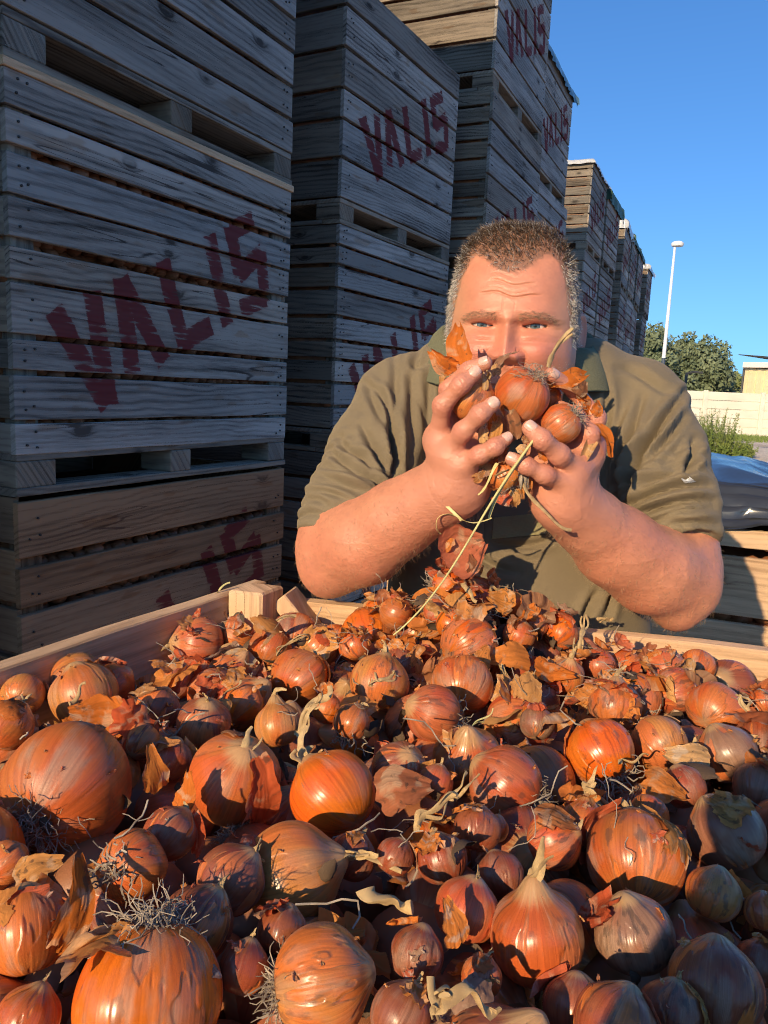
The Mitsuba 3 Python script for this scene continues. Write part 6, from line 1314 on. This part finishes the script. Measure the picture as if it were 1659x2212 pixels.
for i, (p, size, up) in enumerate(loose):
    rng = np.random.default_rng(7000 + i); dry = rng.random() < 0.38
    cup_ = up[2] < 0; m, uv = loose_skin(p, size * rng.uniform(0.5, 0.8), up * (-1 if cup_ else 1), rng, wide=rng.uniform(0.8, 2.4), t0=rng.uniform(0.08, 0.5), t1=rng.uniform(1.2, 2.2), cup=cup_, n=(18, 20), ragged=rng.uniform(0.10, 0.40), curl=rng.uniform(-0.1, 0.6), crumple=rng.uniform(0.06, 0.2))
    if i >= 250: fl_.append(m); fu_.append(uv); continue
    row, col = lr_[i]
    solo('onion_skin', mikit.ply(m, 'onion_skin_dry' if dry else 'onion_skin_thin', smooth=True, uv=uv), f'loose {"pale papery" if dry else "orange brown"} {"cupped" if up[2] > 0 else "open"} onion skin, {ORD[col]} from left in {ORD[row]} skin row', 'onion skin', 'loose skins on the heap')
# bigger skins that the photograph shows one by one: pixel, radius in pixels, outward side (right, away, up), neck end, width in radians, end, hollow side up, kind
BIG = [(218, 1565, 75, (0.1, -0.6, 0.8), (-1, 0.3, -0.2), 2.4, 1.9, True, 0, 'orange half skin cup lying behind the big left onion'), (336, 1672, 66, (0.7, -0.7, 0.1), (-0.1, 0.1, 1), 1.1, 2.0, False, 1, 'upright pale orange skin leaning right of the big left onion'),
       (405, 1715, 55, (-0.4, -0.8, 0.3), (0.1, 0.2, 1), 1.3, 1.7, True, 0, 'orange skin lobe beside the upright pale skin'), (172, 1955, 105, (0.75, -0.55, 0.35), (0.25, 0.5, 0.8), 0.9, 2.6, False, 0, 'long curled orange skin at the left front'), (75, 1875, 70, (-0.2, -0.6, 0.8), (1, 0.5, 0), 1.5, 1.8, False, 2, 'dark red skin at the left edge below the big onion'),
       (1100, 1415, 62, (0.1, -0.6, 0.8), (-1, -0.2, 0.0), 1.2, 2.1, False, 1, 'tan orange skin lying right of the striped orange onion'), (1190, 1450, 55, (0.2, -0.6, 0.7), (1, -0.2, 0), 1.1, 2.0, True, 0, 'orange skin strip left of the stalked tan onion'), (690, 1392, 52, (0.1, -0.8, 0.6), (1, 0, 0.2), 2.2, 1.8, True, 1, 'golden cupped skin in the back left part of the heap'),
       (515, 1418, 58, (0.2, -0.6, 0.8), (1, -0.2, 0), 1.6, 1.8, False, 1, 'tan papery skin in front of the corner post'), (985, 2000, 62, (0.5, -0.75, 0.4), (-0.3, 0.4, 0.8), 1.3, 2.0, False, 1, 'crinkled pale orange skin beside the dark red onion'), (1140, 1495, 50, (-0.1, -0.8, 0.5), (0.1, 0.2, -1), 1.9, 1.9, False, 2, 'ribbed copper skin standing in the middle of the heap'),
       (780, 1530, 50, (0.2, -0.7, 0.6), (1, 0.2, 0.2), 1.6, 1.9, False, 2, 'crumpled red brown skin left of the red onion'), (870, 1700, 75, (0.1, -0.6, 0.8), (1, 0.3, 0), 1.6, 1.9, False, 2, 'dark reddish skin in the shaded middle'), (1490, 1635, 62, (-0.1, -0.6, 0.8), (-1, 0.4, 0.2), 1.6, 1.9, False, 1, 'pale tan skin beside the dusty onion on the right'),
       (1440, 1700, 60, (0.1, -0.5, 0.8), (1, -0.3, 0), 1.6, 2.0, False, 2, 'reddish crumpled skin under the dusty onion on the right'), (1040, 1422, 42, (0.1, -0.5, 0.8), (0.5, 1, 0.3), 1.4, 1.8, True, 2, 'dark skin scrap behind the copper onion'), (985, 1305, 36, (-0.2, -0.8, 0.5), (0.2, 0.2, -1), 1.5, 1.9, False, 0, 'copper skin scrap on the top of the mound'), (1085, 1300, 42, (0.1, -0.7, 0.6), (-1, 0.2, 0.2), 1.9, 1.8, True, 0, 'torn golden skin right of the mound top'),
       (392, 1378, 36, (-0.5, -0.8, 0.3), (0.2, 0.3, -1), 1.3, 1.8, False, 1, 'pinkish torn skin standing left of the red onion by the post'), (240, 1412, 32, (0.2, -0.8, 0.4), (0.3, 0.2, -0.9), 1.3, 1.9, False, 0, 'small orange skin standing against the left board'), (1600, 1600, 55, (-0.1, -0.6, 0.8), (1, 0.2, 0.1), 1.6, 1.8, False, 1, 'tan dry skin at the right edge'), (40, 1960, 70, (0.1, -0.6, 0.7), (0.6, 0.4, 0.5), 1.5, 1.9, False, 1, 'pinkish skin at the left edge in front')]
for px, py, w, out, ax, wide, t1, cup_, kind_, lab in BIG:
    p, d = on_heap(px, py); p = at(px, py, d - 0.024); rng = np.random.default_rng(px * 7 + py)
    m, uv = loose_skin(p, w * d / FOC, out, rng, wide=wide, t0=0.10, t1=t1, axis=ax, cup=cup_, n=(40, 40), hue=(1 if 'orange' in lab else 5 if 'golden' in lab else 2 if 'tan' in lab or 'pale' in lab else 0), ragged=0.22, curl=0.10, crumple=0.07)
    solo('onion_skin', mikit.ply(m, ('onion_skin_thin', 'onion_skin_dry', 'onion_skin_thin')[kind_], smooth=True, uv=uv), lab, 'onion skin', 'loose skins on the heap')
# dry stalks: pixel from, pixel to, thickness in metres
ST = [(655, 1570, 712, 1482, .006, 'upright grey dry stalk standing in the left middle'), (640, 1590, 690, 1500, .004, 'thin grey stalk beside the upright one'), (905, 1785, 985, 1715, .004, 'forked pale stalk in the middle of the heap, lower half'), (975, 1730, 1008, 1668, .0026, 'forked pale stalk, left tip'), (985, 1725, 1035, 1672, .0022, 'forked pale stalk, right tip'),
      (1252, 1412, 1262, 1330, .0042, 'upright tan stalk at the back right of the mound'), (1290, 1340, 1325, 1336, .004, 'curled dark stalk on the far board'), (1060, 1275, 1095, 1262, .005, 'short frayed stalk on top of the mound'), (1290, 1740, 1265, 1690, .006, 'frayed tan stalk in front of the bright orange onion'), (1500, 1600, 1580, 1580, .005, 'flattened dry leaf at the right'),
      (930, 2110, 1080, 2180, .0048, 'thick dry stalk lying at the bottom of the heap'), (960, 2150, 935, 2200, .004, 'bent grey stalk end at the bottom'), (790, 1920, 890, 1960, .008, 'crumpled pale stalk right of the peeled lobes'), (970, 1590, 1045, 1560, .0016, 'thin green grass stem in the middle of the heap'), (1010, 1600, 1065, 1530, .0014, 'second thin grass stem rising to the right'),
      (600, 1415, 660, 1370, .004, 'tan leaf strip near the corner post'), (560, 1360, 640, 1330, .004, 'frayed dry leaves behind the heap by the brace'), (470, 1520, 520, 1470, .003, 'thin forked stalk in the left back'), (800, 1480, 850, 1450, .004, 'pale leaf strip in the middle back'), (1000, 1260, 1030, 1300, .005, 'papery neck beside the golden onion on the mound'),
      (1340, 1650, 1400, 1630, .003, 'thin leaf between the orange and the tan onion'), (700, 1640, 760, 1690, .005, 'tan stalk behind the smooth orange onion'), (640, 1620, 655, 1668, .006, 'pale dry neck above the smooth orange onion'), (150, 1520, 185, 1475, .003, 'dry leaf between the two left tan onions'), (1620, 1560, 1600, 1500, .004, 'upright dry leaf near the right edge')]
for x0, y0, x1, y1, w, lab in ST:
    a, d0 = on_heap(x0, y0); b, d1 = on_heap(x1, y1); rng = np.random.default_rng(x0 + 3 * y0); dd = min(d0, d1) - 0.022
    p, q = at(x0, y0, dd), at(x1, y1, dd + 0.5 * max(0, d1 - d0) * 0.3)
    n = 5; pts = [p + (q - p) * t + rng.normal(size=3) * 0.08 * np.linalg.norm(q - p) * (0 < t < 1) for t in np.linspace(0, 1, n)]
    ms = [ribbon(pts, w * 0.62, rng, thick=0.45, twist=1.5, taper=0.35)]
    if .0035 < w < .0047: ms += [ribbon([x + rng.normal(size=3) * 0.0022 for x in pts], w * 0.4, rng, thick=0.35, taper=0.4) for _ in range(2)]
    solo('dry_stalk', mikit.ply(cat(ms), 'mat_straw_green' if 'grass' in lab else 'mat_straw', smooth=50), lab, 'dry stalk', 'dry stalks on the heap')
# litter nobody could count
for i in range(1000):
    x, y = spot_on_heap(dr_, i % 10 < 4); z = surface(x, y); s = dr_.uniform(0.004, 0.014)
    m, uv = loose_skin([x, y, z + 0.002], s * 0.6, [dr_.normal() * .7, dr_.normal() * .7, 1.0], dr_, wide=dr_.uniform(0.6, 2.0), t0=0.3, t1=dr_.uniform(1.0, 2.0), cup=dr_.random() < .4, n=(6, 6), ragged=0.6, crumple=0.2)
    fl_.append(m); fu_.append(uv)
solo('skin_flakes', mikit.ply(cat(fl_), 'onion_skin_dry', smooth=True, uv=np.vstack(fu_)), 'small scraps of onion skin littered all over the heap', 'skin flakes', kind='stuff')
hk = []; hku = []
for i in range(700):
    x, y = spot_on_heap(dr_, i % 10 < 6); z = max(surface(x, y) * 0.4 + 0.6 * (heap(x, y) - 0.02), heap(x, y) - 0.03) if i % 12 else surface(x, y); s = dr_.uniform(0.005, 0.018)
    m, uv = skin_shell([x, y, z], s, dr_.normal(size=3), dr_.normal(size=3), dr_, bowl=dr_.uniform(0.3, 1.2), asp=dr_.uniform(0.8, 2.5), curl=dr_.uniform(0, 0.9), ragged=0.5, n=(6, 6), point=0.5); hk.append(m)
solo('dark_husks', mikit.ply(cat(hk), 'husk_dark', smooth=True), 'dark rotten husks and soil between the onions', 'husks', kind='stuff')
rt = []
for i in range(420):
    x, y = spot_on_heap(dr_, i % 10 < 5, i % 5 > 0); z = surface(x, y) + 0.003; p = np.array([x, y, z]); d = unit(dr_.normal(size=3) * [1, 1, 0.5]); pts = [p]; L = dr_.uniform(0.012, 0.05)
    for k in range(6): d = unit(d + dr_.normal(0, 0.5, 3) * [1, 1, 0.6]); pts.append(pts[-1] + d * L / 6)
    rt.append(tube(pts, dr_.uniform(0.00022, 0.00065), 4, False))
solo('loose_roots', mikit.ply(cat(rt), 'root_hair'), 'loose root hairs and stalk fibres strewn over the onions', 'roots', kind='stuff')
# a yellow grass blade over the edge of the left board by the post
gb = [at(446, 1342, .985), at(458, 1305, .985), at(470, 1280, .990), at(486, 1262, .998), at(497, 1258, 1.0)]
solo('grass_blade', mikit.ply(ribbon(gb, .0016, dr_, thick=0.3, twist=0.3, taper=0.2), 'mat_straw_green', smooth=50), 'yellow grass blade bent over the left board beside the corner post', 'grass blade')

# ------------------------------------------------------------------ whoever takes the picture: stands behind the lens and shades the right of the heap
px0, py0 = -0.01, -0.47
pf_ = Field([px0 - .42, py0 - .36, 0.72], [px0 + .46, py0 + .50, 1.56], 0.009)
V3 = lambda x, y, z: np.array([px0 + x, py0 + y, z])
pf_.bone(V3(-.10, 0, .95), V3(-.12, 0, 1.30), .13, .14, .06); pf_.bone(V3(.10, 0, .95), V3(.12, 0, 1.30), .13, .14, .06); pf_.bone(V3(-.17, 0, 1.40), V3(.17, 0, 1.40), .07, .07, .06)
for s in (-1, 1):
    el = V3(.27 * s, .17, 1.22); pf_.bone(V3(.19 * s, 0, 1.40), el, .062, .05, .03); pf_.bone(el, np.array([0.02 + 0.075 * s, -0.085, 1.37]), .048, .034, .02)
snap = thing('person', 'person outside the picture, behind the camera, in a dark jacket, holding up a phone', 'person')
part(snap, 'jacket', mikit.ply(pf_.mesh(2), 'cloth_dark', smooth=True))
hd_ = Field([px0 - .16, py0 - .2, 1.36], [px0 + .16, py0 + .2, 1.80], .007); hd_.bone(V3(0, -.01, 1.42), V3(0, 0, 1.56), .058, .058, .02); hd_.bone(V3(0, .01, 1.60), V3(0, 0, 1.68), .070, .080, .03); hd_.bone(V3(0, .085, 1.615), V3(0, .09, 1.60), .014, .016, .015)
hm_ = hd_.mesh(3)
part(snap, 'head', mikit.ply(hm_, 'skin', smooth=True, color=np.tile([0.5, 0.29, 0.21], (len(hm_[0]), 1))))
cap = hm_[0][:, 2] > 1.64
part(snap, 'hair', mikit.ply((hm_[0] + normals_of(*hm_) * 0.008, hm_[1][cap[hm_[1]].all(1)]), 'cloth_dark', smooth=True))
for s in (-1, 1):
    hh = Field(np.array([0.02 + 0.075 * s - .07, -.17, 1.30]), np.array([0.02 + 0.075 * s + .07, 0.0, 1.50]), .004); w0 = np.array([0.02 + 0.075 * s, -.09, 1.37]); hh.bone(w0, w0 + [-.012 * s, .05, .02], .027, .03, .02)
    for q in range(4): hh.bone(w0 + [-.012 * s, .05, .0 + .015 * q], w0 + [-.035 * s, .062, .0 + .016 * q], .009, .008, .006)
    hh.bone(w0 + [0, .03, .03], w0 + [-.028 * s, .045, .055], .011, .009, .008)
    hmm = hh.mesh(3); part(snap, 'hand', mikit.ply(hmm, 'skin', smooth=True, color=np.tile([0.5, 0.29, 0.21], (len(hmm[0]), 1))))
lg = Field([px0 - .26, py0 - .2, 0.0], [px0 + .26, py0 + .3, 1.02], .009)
for s in (-1, 1): lg.bone(V3(.09 * s, 0, .90), V3(.11 * s, .02, .48), .105, .075, .04); lg.bone(V3(.11 * s, .02, .48), V3(.12 * s, 0, .08), .075, .052, .03); lg.bone(V3(.12 * s, 0, .05), V3(.13 * s, .15, .045), .048, .042, .02)
part(snap, 'trousers', mikit.ply(lg.mesh(2), 'cloth_dark', smooth=True))
ph = cat([beam(EYE - FW * 0.016 - CR * 0.037, EYE - FW * 0.016 + CR * 0.037, 0.150, 0.008, up=FW, ch=0.003)])
solo('phone', mikit.ply(ph, 'dark_metal'), 'black phone held up right behind the camera position', 'phone')
